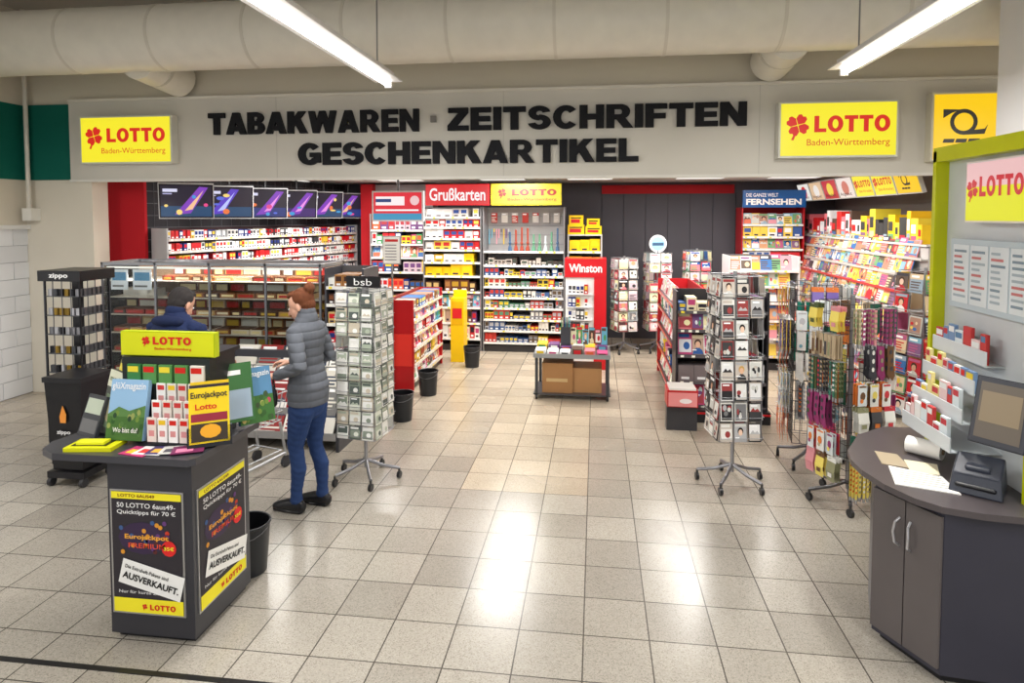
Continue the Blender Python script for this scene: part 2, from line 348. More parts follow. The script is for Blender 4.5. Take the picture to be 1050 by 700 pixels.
# ---------------------------------------------------------------- signage on facade
mb=MB(T(-4.41,6.948,0)); BK=(22,23,28)
mb.block('TABAKWAREN',0,3.085,2.48,.245,0,BK,'matte',depth=.035)
mb.box(2.61,2.67,-.03,0,3.18,3.25,(120,115,110))
mb.block('ZEITSCHRIFTEN',2.80,3.085,3.14,.245,0,BK,'matte',depth=.035)
mb.block('GESCHENKARTIKEL',1.08,2.73,3.77,.245,0,BK,'matte',depth=.035)
mb.build('shop_name_lettering')
def lightbox(x0,x1,z0,z1,name='lottery_sign'):
    mb=MB(T(x0,6.948)); w=x1-x0
    mb.box(0,w,-.12,0,z0,z1,(215,215,205),'gloss'); mb.q(.02,w-.02,z0+.02,z1-.02,-.122,YEL,'emit')
    mb.M=mb.M@T(0,0,z0); lotto(mb,w,z1-z0,-.125); mb.build(name)
lightbox(-5.96,-4.8,2.76,3.31); lightbox(1.82,2.95,2.74,3.30)
def horn(mb,x,z,r,y,col,mat):
    for P in ring(x,z,r,r,r*.3,r*.3,0,360): mb.poly(P,y,col,mat)
    mb.poly([(x-r*.2,z+r*.95),(x-r*1.5,z+r*1.0),(x-r*1.5,z+r*.3),(x-r*.9,z+r*.7)],y-.0003,col,mat)
    mb.poly([(x,z-r),(x+r*1.5,z-r*.95),(x+r*1.75,z-r*.2),(x+r*1.5,z-r*.55),(x,z-r*.7)],y-.0003,col,mat)
    for k in range(3): mb.poly([(x-r*1.5+k*r*.9,z-r*1.6),(x-r*.7+k*r*.9,z-r*1.6),(x-r*.6+k*r*.9,z-r*1.3),(x-r*1.4+k*r*.9,z-r*1.3)],y,col,mat)
mb=MB(T(3.25,6.948)); mb.box(0,.68,-.12,0,2.69,3.36,(215,210,190)); mb.q(.02,.66,2.71,3.34,-.122,(255,205,0),'emit')
horn(mb,.29,3.07,.125,-.125,(25,22,20),'emit'); mb.build('post_office_sign')
# ---------------------------------------------------------------- tobacco side
for i in range(6):
    mb=MB(T(-5.06+.142*i,7.45+.70*i,2.34)@RZ(33)@RX(15)); rg=random.Random(i+20)
    mb.box(-.31,.31,0,.05,-.225,.225,(200,202,206)); mb.box(-.30,.30,-.004,0,-.212,.215,(16,14,22)); mb.q(-.285,.285,-.195,.2,-.006,(18,12,40),'emit')
    o=rg.uniform(-.08,.08)
    mb.q(-.285,.285,-.195,-.06,-.0065,rg.choice([(30,50,120),(60,30,110),(20,70,110)]),'emit')
    mb.poly([(-.2+o,-.17),(-.02+o,-.15),(.18+o,.18),(.08+o,.19)],-.008,rg.choice([(130,60,190),(90,60,200),(170,60,170)]),'emit'); mb.poly([(-.09+o,-.12),(.0+o,-.1),(.13+o,.15)],-.009,rg.choice([(245,150,235),(250,200,150),(190,200,255)]),'emit')
    for k in range(4): mb.disc(rg.uniform(-.24,.24),rg.uniform(-.16,.1),rg.uniform(.02,.05),rg.uniform(.015,.04),-.0095-.0003*k,rg.choice([(240,120,60),(60,160,220),(230,70,140),(250,220,120),(90,110,220)]),'emit',9)
    mb.q(-.26,-.1,.12,.16,-.009,(220,220,245),'emit'); mb.q(-.26,-.16,.09,.105,-.009,(180,180,220),'emit')
    mb.cyl((0,.05,.1),(0,.12,.36),.02,(40,40,45)); mb.build('display_monitor')
def fill_packs(pal,wa,wb,ha,hb,gap=.004,lab=True):
    def f(mb,x0,x1,z,zt,D,rg):
        x=x0
        while x<x1-wa:
            w=min(rg.uniform(wa,wb),x1-x); h=min(rg.uniform(ha,hb),zt-z-.01); c=rg.choice(pal); c2=rg.choice(pal)
            n=rg.choice((1,1,2,3)) 
            for k in range(n):
                if x+w>x1: break
                y0=rg.uniform(.01,.04)
                mb.box(x,x+w-gap,y0,D*.8,z,z+h,c,'paper')
                if lab: mb.q(x+w*.12,x+w*.82,z+h*.45,z+h*.85,y0-.0015,c2); mb.q(x+w*.2,x+w*.7,z+h*.12,z+h*.28,y0-.0015,(240,240,240) if sum(c)<420 else (60,50,60))
                x+=w
            if rg.random()<.06: x+=wa
    return f
def fill_mags(pal=VIV,w=.2,h=.27,ov=.9,tilt=-14):
    def f(mb,x0,x1,z,zt,D,rg):
        x=x0
        while x+w*.8<x1:
            ww=w*rg.uniform(.85,1.05); hh=min(h*rg.uniform(.9,1.05),(zt-z)*1.25)
            cover(mb,T(x,.03+rg.uniform(0,.01),z+.004)@RX(tilt),min(ww,x1-x),hh,.008,rg,pal)
            x+=ww*ov
    return f
def shelf(mb,W,H,D,zs,fills,side=(190,25,30),back=(90,88,90),strip=(230,230,228),board=(205,205,205),seed=1,base=True,top=False):
    rg=random.Random(seed)
    mb.box(0,.02,0,D,0,H,side); mb.box(W-.02,W,0,D,0,H,side); mb.box(.02,W-.02,D-.02,D,.0,H,back,'matte')
    if base: mb.box(.02,W-.02,.03,D-.02,0,.1,(50,48,50))
    if top: mb.box(0,W,0,D,H,H+.02,side)
    for i,z in enumerate(zs):
        mb.box(.02,W-.02,.0,D-.02,z-.015,z,board); mb.box(.02,W-.02,-.01,0,z-.025,z+.008,strip)
        zt=zs[i+1]-.02 if i+1<len(zs) else H
        x=.05
        while x<W-.1: mb.q(x,x+.035,z-.02,z+.004,-.0115,(250,250,235) if rg.random()<.7 else (240,220,60)); x+=rg.uniform(.07,.16)
        fl=fills[i%len(fills)]
        if fl: fl(mb,.03,W-.03,z,zt,D-.02,rg)
mb=MB(LM@T(.03,-.31)); zz=[.9,1.06,1.22,1.38,1.54,1.7,1.86]
shelf(mb,3.95,2.0,.28,zz,[fill_packs(CIG,.055,.06,.1,.115)],side=(180,180,182),back=(60,40,42),strip=(215,205,200),seed=5); mb.build('cigarette_shelf')
mb=MB(T(-5.3,6.3)); W=2.5; D=.6; H=1.66; rg=random.Random(8)
mb.box(0,W,0,D,0,.42,(62,63,70)); mb.box(0,W,-.01,D,.42,.46,(180,182,186),'metal')
mb.box(.03,W-.03,D-.045,D-.035,.46,H-.04,(165,135,108),'matte')
for x in(0,.62,1.24,1.87,W-.03):
    mb.box(x,x+.022,0,.022,.46,H,(140,142,148),'metal'); mb.box(x,x+.03,D-.03,D,.46,H,(120,122,128),'metal')
mb.box(0,W,0,.035,H-.03,H,(160,163,168),'metal'); mb.box(0,W,D-.035,D,H-.04,H,(150,150,155),'metal')
for x in(0,W-.03): mb.box(x,x+.03,.035,D-.035,H-.04,H,(175,178,182),'metal')
mb.box(.03,W-.03,.05,.09,H-.07,H-.05,(255,252,240),'emit')  # glowing strip added to go with the case fill light
for z in (.46,.68,.89,1.09,1.28,1.46):
    if z>.5: mb.box(.03,W-.03,.06,D-.05,z-.008,z,(215,205,190),'gloss')
    x=.05
    while x<W-.22:
        w=rg.uniform(.12,.24)
        if not(x<.6 and z>1.2):
            c=rg.choice([(170,110,60),(140,85,45),(105,58,32),(195,145,85),(80,46,30),(215,175,115),(150,46,34),(230,215,190)])
            mb.box(x,x+w-.015,.1,.3,z,z+.05,c,'paper'); mb.box(x,x+w-.015,.3,.31,z,z+.14,c,'paper')
            mb.q(x+.015,x+w-.03,z+.06,z+.125,.298,rg.choice([(235,215,160),(240,235,220),(190,40,30),(220,180,60)]))
            mb.q(x+.02,x+w-.035,z+.012,z+.038,.098,rg.choice([(235,215,160),(240,225,190),(180,40,30),(215,175,60)]))
            k=x+.015
            while k<x+w-.03: mb.cyl((k,.115,z+.053),(k,.285,z+.053),.008,(100,62,34),'paper',6); k+=.019
        x+=w
for x,w in((.08,.2),(.34,.22)): mb.box(x,x+w,.045,.05,1.36,1.58,(240,244,248),'paper'); mb.q(x+.02,x+w-.02,1.46,1.55,.043,(90,150,190)); mb.q(x+.02,x+w-.05,1.39,1.41,.043,(120,120,120))
mb.box(.1,.5,.2,.35,1.28,1.36,(230,225,215),'paper')
mb.box(.03,W-.03,.006,.01,.46,H-.04,(255,255,255),'glass'); mb.box(.006,.01,.03,D-.03,.46,H-.04,(255,255,255),'glass')
mb.build('glass_display_case')
area('display_case_added_fill',-4.05,6.4,1.6,2.3,.03,20)  # fill light added to brighten the goods inside the case
mb=MB(T(-2.76,6.28)); shelf(mb,.42,1.62,.45,[.25,.45,.65,.85,1.05,1.25,1.43],[fill_packs(CIG+BRN,.06,.09,.09,.14)],side=(70,70,76),seed=11); mb.build('tobacco_shelf')
mb=MB(T(-3.7,5.52)); rg=random.Random(12)
for x in(0,1.36): 
    mb.box(x,x+.03,0,.62,0,.35,(60,60,66))
    mb.add([(x,0,.35),(x+.03,0,.35),(x+.03,.62,.8),(x,.62,.8),(x,.62,.35),(x+.03,.62,.35)],[(0,1,2,3),(0,3,4),(1,5,2),(3,2,5,4)],(60,60,66))
mb.box(.03,1.36,.58,.62,0,.8,(70,70,76))
for r,(y,z) in enumerate(((.02,.12),(.16,.3),(.34,.46),(.5,.62))):
    mb.box(.03,1.36,y-.01,y+.1,z-.02,z,(150,150,152),'metal'); mb.box(.03,1.36,y-.015,y-.008,z-.02,z+.05,(190,190,192),'metal')
    x=.05
    while x<1.15:
        cover(mb,T(x,y+.01,z+.003)@RX(-35),.24,.26,.02,rg,[(238,234,224),(225,220,208),(120,120,118),(245,243,238),(150,40,40),(60,70,90)],rg.choice([2,4])); x+=.255
mb.build('newspaper_stand')
mb=MB(); mb.box(-4.12,-3.9,10.95,11.46,0,2.72,(186,26,36),'matte'); mb.box(-3.9,-2.85,11.1,11.46,0,2.72,(150,146,146),'matte'); mb.build('red_wall_column')
mb=MB(T(-3.85,10.65)); shelf(mb,1.05,2.2,.4,[.3,.6,.9,1.2,1.45,1.68,1.92],[fill_packs(VIV+PAS,.08,.16,.16,.26),fill_mags(PAS+MAG,w=.15,h=.22),fill_packs(CIG+VIV,.06,.12,.14,.22)],side=(150,148,150),back=(110,106,108),seed=19); mb.build('gift_shelf')
mb=MB(T(-2.78,7.78,2.09)); mb.box(0,.66,0,.06,0,.38,(225,225,225)); mb.q(.02,.64,.02,.36,-.003,(226,34,52),'emit'); mb.q(.05,.42,.2,.31,-.005,(255,240,240),'emit')
mb.q(.02,.64,.02,.1,-.005,(60,150,190),'emit'); mb.q(.05,.25,.24,.28,-.007,(30,60,120),'emit'); mb.q(.05,.6,.13,.15,-.005,(255,255,255),'emit'); mb.disc(.55,.26,.06,.06,-.005,(240,200,200),'emit')
mb.cyl((.33,.03,.38),(.33,.03,.659),.015,(90,90,95)); mb.build('advertising_screen')
mb=MB(T(-2.42,7.45)); mb.cyl((0,0,.0),(0,0,.02),.13,(90,90,94),'metal',20); mb.cyl((0,0,.02),(0,0,1.6),.012,(150,150,154),'metal'); mb.box(-.11,.11,-.015,0,1.58,1.92,(180,180,184),'metal'); mb.q(-.1,.1,1.59,1.91,-.017,(246,244,238)); 
for i in range(6): mb.q(-.08,.06,1.63+i*.035,1.64+i*.035,-.018,(120,120,125))
mb.q(-.08,.08,1.85,1.88,-.018,(200,40,40)); mb.build('info_poster_stand')
# ---------------------------------------------------------------- back shelves
GR=(120,118,120)
mb=MB(T(-2.75,10.05)); rg=random.Random(21)
cart=fill_packs([(235,232,228),(205,30,35),(240,240,240),(190,40,40),(220,215,210),(50,80,150),(230,200,80)],.08,.16,.12,.15)
shelf(mb,.95,2.3,.45,[.2,.45,.7,.95,1.2,1.42,1.62,1.8,1.98,2.14],[fill_packs(VIV,.06,.12,.16,.22),fill_packs(VIV+BRN,.06,.12,.16,.22),fill_mags(h=.2,w=.15),fill_packs(BRN,.08,.15,.14,.2),fill_packs([(245,200,20),(240,190,10)],.12,.2,.14,.2),fill_packs([(245,200,20),(230,180,10),(235,235,230)],.1,.16,.12,.17),cart,cart,cart,cart],side=GR,back=(130,126,126),seed=3); mb.build('carton_shelf')
mb=MB(T(-1.78,10.05))
dk=fill_packs([(40,40,45),(100,80,60),(180,180,185),(200,60,50),(60,90,140),(230,200,60),(130,130,135),(235,230,220),(90,140,110)],.04,.1,.06,.15)
shelf(mb,1.3,2.3,.45,[.15,.34,.52,.7,.87,1.04,1.21,1.38,1.6],[dk,dk,dk,dk,dk,dk,dk,fill_packs([(70,60,55),(190,180,170),(60,70,60)],.06,.12,.06,.12),None],side=GR,back=(168,165,164),board=(170,170,172),seed=31)
for i in range(14): mb.box(.02,1.28,.42,.425,.2+i*.15,.205+i*.15,(120,120,122),'matte')
for i in range(9):
    x=.42+i*.095; c=rg.choice([(190,200,200),(60,90,120),(230,230,225),(150,60,40),(90,140,110)])
    mb.cyl((x,.15,1.6),(x,.15,1.68),.036,c,'gloss',12,.025); mb.cyl((x,.15,1.68),(x,.15,rg.uniform(1.84,2.0)),.016,c); mb.sphere((x,.15,1.73),.025,c)
for i in range(9): mb.cyl((.05+i*.04,.36,1.7+.1*(i%3)),(.05+i*.04,.36,1.95),.009,rg.choice(VIV)); 
for i in range(7): cover(mb,T(.08+i*.17,.38,2.05)@RX(0),.1,.16,.01,rg,[(235,230,220),(210,205,200),(200,60,50)],2)
mb.build('smoking_accessory_shelf')
mb=MB(T(-2.68,9.98,2.33)); mb.box(0,1.02,0,.05,0,.33,(222,36,44)); mb.q(.01,1.01,.01,.32,-.002,(222,36,44),'emit'); mb.text('Grußkarten',.06,.07,.9,.2,-.004,(255,250,250),'emit',offset=.02); mb.build('greeting_cards_sign')
mb=MB(T(-1.63,9.98,2.33)); mb.box(0,1.1,0,.05,0,.33,(230,210,40)); mb.q(.01,1.09,.01,.32,-.002,YEL,'emit'); lotto(mb,1.1,.33,-.005); mb.build('lottery_sign')
mb=MB(T(-.44,10.15)); ye=fill_packs([(250,205,20),(245,195,0)],.14,.2,.14,.2)
shelf(mb,.54,1.85,.4,[.2,.5,.8,1.1,1.35,1.6],[dk,dk,dk,ye,ye,ye],side=(200,200,200),seed=33)
for a0,b0,c0,d0 in((.0,.26,1.87,2.02),(.28,.53,1.87,2.0),(.02,.24,2.02,2.17),(.3,.5,2.0,2.12)): mb.box(a0,b0,.05,.35,c0,d0,(250,206,10),'paper'); mb.q(a0+.03,b0-.05,c0+.03,d0-.06,.048,(200,30,40)); mb.q(a0+.03,b0-.03,d0-.05,d0-.03,.048,(70,60,20))
mb.box(0,.54,.0,.4,1.85,1.87,(200,200,200)); mb.build('parcel_box_shelf')
mb=MB(T(-.42,9.05))
mb.box(0,.56,0,.4,0,1.54,(236,234,232)); mb.box(-.01,.57,-.02,.4,1.3,1.56,(205,24,34)); mb.text('Winston',.05,1.37,.46,.12,-.024,(250,250,250),'paper',offset=.03)
mb.box(.4,.57,-.015,.0,0,1.3,(205,24,34))
for z in [.35,.53,.71,.89,1.07]:
    rr=random.Random(int(z*100)); f=fill_packs(CIG,.055,.06,.12,.14)
    old=mb.M; mb.M=old@T(0,-.06); f(mb,.04,.37,z,z+.16,.075,rr); mb.M=old; mb.box(.03,.38,-.06,0,z-.012,z,(220,220,220))
mb.build('cigarette_cabinet')
mb=MB(T(-.72,7.45)); rg=random.Random(40)
mb.box(0,.9,0,.62,.5,.54,(120,122,124)); mb.box(0,.9,-.01,0,.5,.55,(165,168,170),'metal')
for x in(.02,.85):
    for y in(.02,.57): mb.box(x,x+.035,y,y+.035,.06,.5,(60,62,66)); mb.cyl((x+.005,y+.017,.03),(x+.03,y+.017,.03),.03,(30,30,32),'gloss',12)
mb.box(.1,.46,.08,.5,.07,.42,(165,120,75),'paper'); mb.box(.46,.8,.12,.5,.07,.36,(175,130,84),'paper'); mb.q(.15,.4,.2,.24,.079,(200,170,120)); mb.box(.0,.9,.02,.6,.055,.07,(70,70,74))
for i in range(12):
    x=.02+(i%6)*.145; y=.03+(i//6)*.28; h=rg.uniform(.02,.07); mb.box(x,x+.12,y,y+.2,.54,.54+h,rg.choice(VIV+PAS+[(240,240,240)]*4),'paper'); mb.q(x+.02,x+.1,.545,.54+h*.8,y-.002,rg.choice(VIV))
for i in range(6): cover(mb,T(.42+i*.075,.3+rg.uniform(0,.15),.6)@RX(-10),.07,rg.uniform(.16,.26),.02,rg)
mb.box(.3,.42,.4,.5,.54,.84,(60,60,66)); 
for i in range(8): mb.cyl((.31+.014*i,.4,.8),(.31+.014*i,.4,.92),.005,rg.choice(VIV))
mb.build('display_table')
# ---------------------------------------------------------------- gondolas
mb=MB(T(-2.22,7.65)@RZ(90)); shelf(mb,1.5,1.12,.36,[.12,.31,.5,.68,.85,1.0],[fill_mags(w=.12,h=.17,tilt=-8),fill_packs(MAG+BRN,.05,.12,.12,.16),fill_mags(w=.12,h=.17),fill_packs(VIV+CIG,.05,.1,.1,.14)],side=(190,30,34),back=(150,60,50),strip=(215,205,190),seed=51)
mb.box(-.005,0,.02,.34,.3,.7,(235,60,50)); mb.build('sweets_gondola')
mb=MB(T(-2.12,9.25)); mb.box(0,.2,0,.25,0,.95,(250,205,10)); mb.box(.02,.18,-.005,0,.55,.9,(235,180,0)); mb.q(.03,.17,.65,.8,-.008,(220,30,35)); mb.box(0,.2,.2,.25,.95,1.05,(250,205,10)); mb.build('yellow_dump_bin')
mb=MB(T(.85,6.95))
shelf(mb,.95,1.36,.32,[.14,.4,.68,.95,1.15],[fill_mags(PAS+VIV,w=.16,h=.22),fill_packs([(60,60,65),(200,50,50),(220,220,225),(120,110,110)],.1,.2,.14,.22),fill_mags(w=.16,h=.22),fill_mags(PAS+VIV,w=.15,h=.18),fill_packs(VIV,.08,.14,.08,.16)],side=(45,44,48),back=(50,48,52),board=(60,58,62),strip=(90,86,90),seed=61)
mb.box(0,.95,-.12,.0,0,.13,(32,32,36)); mb.box(0,.95,-.125,-.12,.09,.11,(210,30,36)); mb.build('magazine_gondola')
mb=MB(T(.86,9.1)@RZ(-90)); shelf(mb,1.8,1.3,.42,[.15,.42,.7,.95,1.15],[fill_mags(PAS,w=.18,h=.22),fill_packs(VIV,.08,.16,.1,.2)],side=(190,30,36),back=(170,34,38),strip=(200,34,40),board=(70,68,72),seed=62); mb.build('gift_gondola')
mb=MB(T(.72,6.5)); mb.box(0,.3,0,.25,.25,.42,(196,30,36)); mb.box(.02,.28,.0,.25,.42,.44,(240,235,230)); mb.box(0,.3,.05,.2,0,.25,(60,60,64)); cover(mb,T(.01,-.01,.26),.28,.14,.004,random.Random(2),[(240,150,150),(250,240,240),(230,90,90)],1); mb.build('red_leaflet_box')
mb=MB(T(1.85,9.3)); shelf(mb,.95,1.6,.5,[.2,.45,.7,.95,1.18,1.4],[fill_mags(MAG,w=.15,h=.22)],side=(200,200,200),strip=(225,215,210),seed=63); mb.build('magazine_gondola')
mb=MB(T(2.37,10.95)); shelf(mb,.98,2.3,.45,[.2,.45,.7,.95,1.2,1.42,1.62,1.82,2.02],[fill_mags(MAG,w=.15,h=.19),fill_packs([(205,40,46),(235,235,235),(60,90,150),(235,200,80)],.08,.16,.14,.18)],side=(180,24,32),back=(150,22,30),seed=64)
mb.box(0,.98,-.05,0,2.3,2.58,(20,90,160)); mb.text('DIE GANZE WELT',.05,2.47,.5,.06,-.054,(245,245,250),'paper',offset=.02); mb.text('FERNSEHEN',.05,2.34,.86,.1,-.054,(250,250,250),'paper',offset=.04); mb.build('tv_magazine_shelf')
mb=MB(T(3.45,11.42)@RZ(-90)); rg=random.Random(70); W=4.15
mb.box(0,W,.02,.5,0,1.82,(200,196,192)); 
mb.box(0,W,-.5,.02,0,.2,(70,68,70)); mb.box(0,W,-.52,-.5,0,.22,(190,190,190))
for k in range(9):
    z=.22+k*.185; y=-.48+k*.055
    mb.box(0,W,y,.02,z-.015,z,(195,192,188)); mb.box(0,W,y-.01,y,z-.018,z+.012,(195,60,60) if k%3==0 else (200,196,190))
    x=.03
    while x<W-.2:
        w=rg.uniform(.12,.19); cover(mb,T(x,y+.02,z)@RX(-16),w,rg.uniform(.19,.24),.01,rg,MAG); x+=w*.93
mb.box(0,W,.0,.5,1.83,1.85,(225,222,218))
x=.05
while x<W-.22:
    t=x/W; pal=[(250,205,20),(245,195,10),(240,215,60),(60,60,60)] if t>.62 else [(225,50,45),(240,240,240),(240,200,40),(200,30,34),(235,120,130),(90,70,60)]
    w=rg.uniform(.08,.2); h=rg.uniform(.18,.4); c=rg.choice(pal); mb.box(x,x+w-.005,.05,.35,1.85,1.85+h,c,'paper'); mb.q(x+.01,x+w*.7,1.85+h*.4,1.85+h*.75,.048,rg.choice([(250,250,250),(210,30,35),(60,60,60)])); mb.q(x+.01,x+w*.8,1.85+h*.1,1.85+h*.3,.048,rg.choice(MAG)); x+=w
mb.build('magazine_wall_shelf')
mb=MB(T(3.42,11.35,2.4)@RZ(-90)@RX(18)); cols=[(235,232,225),(225,190,150),(200,40,44),(240,225,215),(YEL),(YEL),(255,205,0)]
for i,c in enumerate(cols):
    x=i*.58; mb.box(x,x+.56,0,.04,0,.3,(180,178,172)); mb.q(x+.015,x+.545,.015,.285,-.003,c,'emit')
    old=mb.M; mb.M=old@T(x,0,0)
    if i in(4,5): lotto(mb,.56,.3,-.006)
    elif i==6: horn(mb,.25,.17,.07,-.006,(25,22,20),'emit')
    else: mb.disc(.29,.15,.12,.1,-.006,[(200,40,40),(240,230,220),(240,210,60),(210,120,100)][i],'emit'); mb.text('Angebot',.06,.03,.4,.06,-.008,(90,30,30),'emit')
    mb.M=old
mb.build('backlit_poster_row')
# ---------------------------------------------------------------- spinner racks
def card_rack(name,X,Y,yaw,z0,z1,side,cols,rows,seed,pal,header=None,base=.27,style=None,col=(165,166,170),fillp=.95,disc=None):
    mb=MB(T(X,Y)@RZ(yaw)); rg=random.Random(seed); star(mb,0,0,base,5)
    mb.cyl((0,0,.1),(0,0,z1+.03),.016,(170,170,175),'metal',12)
    ch=(z1-z0)/rows; cw=side/cols
    for k in range(4):
        old=mb.M; mb.M=old@RZ(90*k)@T(-side/2,-side/2,0)
        for c in range(cols+1): mb.cyl((c*cw,0,z0),(c*cw,0,z1),.003,col,'metal',5)
        for r in range(rows+1): mb.cyl((0,0,z0+r*ch),(side,0,z0+r*ch),.003,col,'metal',5); mb.cyl((0,0,z0+r*ch),(side/2,side/2,z0+r*ch),.0025,col,'metal',4)
        for r in range(rows):
            mb.cyl((0,-.02,z0+r*ch+.03),(side,-.02,z0+r*ch+.03),.0025,col,'metal',4)
            for c in range(cols):
                if rg.random()<fillp: cover(mb,T(c*cw+cw*.07,-.015,z0+r*ch+.005)@RX(-6),cw*.86,ch*.88,.006,rg,pal,style if style is None or not hasattr(style,'__len__') else rg.choice(style))
        mb.M=old
    if header:
        mb.box(-.15,.15,-.02,.0,z1+.02,z1+.11,(30,30,32)); mb.text(header,-.08,z1+.035,.16,.055,-.024,(235,235,235),'paper',offset=0)
    if disc:
        mb.cyl((0,-.01,z1+.14),(0,.01,z1+.14),.14,(235,240,245),'gloss',24); mb.disc(0,z1+.14,.11,.11,-.012,(150,200,225)); mb.q(-.09,.09,z1+.11,z1+.16,-.014,(60,90,120))
    return mb.build(name)
BW=[(60,60,62),(120,120,122),(180,180,182),(235,235,235),(40,38,40),(200,190,180),(150,60,60),(210,210,205),(230,228,222)]
GRN=[(225,228,215),(180,190,172),(235,235,230),(140,150,135),(210,200,180),(245,245,240),(90,100,95),(240,240,236)]
card_rack('greeting_card_rack',-1.86,5.0,-8,.38,1.56,.33,3,10,80,GRN,header='bsb',style=(1,4))
card_rack('greeting_card_rack',1.10,5.28,8,.40,1.69,.33,3,8,81,BW,style=(0,3,4,1))
card_rack('postcard_rack',.45,10.3,20,.35,1.5,.32,2,7,82,PAS+BW)
card_rack('postcard_rack',.98,10.45,10,.35,1.58,.36,2,8,83,PAS,disc=1)
card_rack('postcard_rack',1.58,10.4,10,.35,1.62,.34,2,8,84,PAS+VIV[:6])
card_rack('magazine_spinner_rack',3.02,6.36,18,.3,1.65,.34,2,7,85,MAG+[(200,30,36)]*3,style=(0,2,3))
def peg_rack(name,X,Y,yaw,z0,z1,side,seed,kinds,pal):
    mb=MB(T(X,Y)@RZ(yaw)); rg=random.Random(seed); star(mb,0,0,.28,5,(120,120,124)); mb.cyl((0,0,.1),(0,0,z1+.05),.016,(150,150,155),'metal',12)
    for k in range(4):
        old=mb.M; mb.M=old@RZ(90*k)@T(-side/2,-side/2,0)
        nx=int(side/.06); nz=int((z1-z0)/.09)
        for i in range(nx+1): mb.cyl((i*side/nx,0,z0),(i*side/nx,0,z1),.0028,(90,90,94),'metal',4)
        for i in range(nz+1): mb.cyl((0,0,z0+i*(z1-z0)/nz),(side,0,z0+i*(z1-z0)/nz),.0028,(90,90,94),'metal',4)
        z=z1-.03; row=0
        while z>z0+.12:
            kind=kinds[(row+k)%len(kinds)]; hh={'card':.17,'key':.26,'bag':.2,'pen':.19,'sock':.28}[kind]; step={'card':.1,'key':.032,'bag':.11,'pen':.042,'sock':.075}[kind]
            x=step/2
            cs=[rg.choice(pal) for _ in range(3)]
            while x<side:
                if rg.random()<.85:
                    mb.cyl((x,0,z),(x,-.11,z+.01),.0025,(200,200,202),'metal',4)
                    c=rg.choice(cs); c2=rg.choice(pal); wd=rg.uniform(.75,1.05); dz=rg.uniform(-.01,.01)
                    for q in range(3):
                        y=-.03-q*.028+rg.uniform(-.005,.005)
                        if kind=='card': mb.box(x-.04*wd,x+.04*wd,y-.003,y,z-.15+dz,z+.01,rg.choice([(240,240,236),(225,232,235),c]),'paper'); mb.q(x-.032*wd,x+.032*wd,z-.01,z+.003,y-.0045,c2); mb.disc(x,z-.07,.024*wd,.03,y-.006,c2,n=9); mb.disc(x-.008,z-.105,.014,.016,y-.007,rg.choice(pal),n=7)
                        elif kind=='key':
                            mb.box(x-.009,x+.009,y-.002,y+.002,z-.25+dz,z,c,'paper')
                            for t in range(6): mb.q(x-.009,x+.009,z-.03-t*.036,z-.015-t*.036,y-.003,c2)
                            mb.cyl((x,y,z-.25+dz),(x,y,z-.28+dz),.008,(190,190,195),'metal',6)
                        elif kind=='sock':
                            mb.add([(x-.028,y-.006,z),(x+.028,y-.006,z),(x+.025,y-.012,z-.14),(x+.04,y-.01,z-.21+dz),(x+.02,y-.008,z-.25),(x-.028,y-.008,z-.2),(x-.024,y-.012,z-.14)],[(0,1,2,6),(6,2,3,4,5)],c,'cloth')
                            for t in range(3): mb.disc(x+rg.uniform(-.012,.012),z-.04-t*.06,.012,.018,y-.014,c2,'cloth',7)
                        elif kind=='bag':
                            mb.box(x-.045,x+.045,y-.003,y,z-.02,z+.015,c2,'paper'); mb.add([(x-.042,y-.004,z-.02),(x+.042,y-.004,z-.02),(x+.045,y-.016,z-.09),(x+.04,y-.006,z-.165),(x-.04,y-.006,z-.165),(x-.045,y-.016,z-.09)],[(0,1,2,5),(5,2,3,4)],c,'gloss')
                            mb.q(x-.02,x+.02,z-.13,z-.1,y-.018,c2)
                        else: mb.box(x-.016,x+.016,y-.005,y,z-.17,z,c,'paper'); mb.q(x-.01,x+.01,z-.15,z-.05,y-.007,c2)
                x+=step
            z-=hh; row+=1
        mb.M=old
    return mb.build(name)
K1=[(84,96,60),(150,150,116),(110,80,56),(225,150,158),(235,235,230),(205,60,70),(230,130,60),(60,120,100),(70,70,76),(190,170,140),(240,220,110),(150,60,110)]
K2=[(40,140,120),(235,235,232),(200,70,115),(120,170,190),(80,80,86),(230,200,90),(190,190,195),(215,120,60),(235,235,232),(110,90,160)]
peg_rack('keyring_rack',1.90,5.05,20,.22,1.52,.32,90,['key','sock','card','bag','pen'],K1)
peg_rack('gift_article_rack',1.88,5.82,-10,.22,1.58,.36,91,['bag','card','card','sock','key'],K2)
def bucket(x,y,h=.29,r=.12):
    mb=MB(T(x,y)); c=(34,36,40)
    mb.cyl((0,0,0),(0,0,h),r*.82,c,'gloss',24,r,caps=False); mb.cyl((0,0,0),(0,0,.006),r*.82,c,'gloss',24); mb.cyl((0,0,.02),(0,0,h),r*.78,(22,22,25),'gloss',24,r*.95,caps=False)
    n=24
    for i in range(n):
        a=6.2832*i/n;b=6.2832*(i+1)/n; mb.cyl((r*math.cos(a),r*math.sin(a),h),(r*math.cos(b),r*math.sin(b),h),.007,(44,46,50),'gloss',6)
    mb.tube([(r*math.cos(t),-r*math.sin(t)-.0,h-.02-.05*math.sin(t)) for t in [i*math.pi/8 for i in range(9)]],.003,(120,120,124),'metal',5)
    mb.build('waste_bucket')
bucket(-2.02,6.52); bucket(-2.0,7.5); bucket(-1.75,9.0); bucket(-2.09,3.58,.30,.135)
mb=MB(T(-4.52,5.1)); rg=random.Random(95); c=(26,26,30)
mb.box(-.16,.16,-.16,.16,0,.12,c); mb.box(-.03,.03,-.03,.03,.1,1.6,(50,50,54))
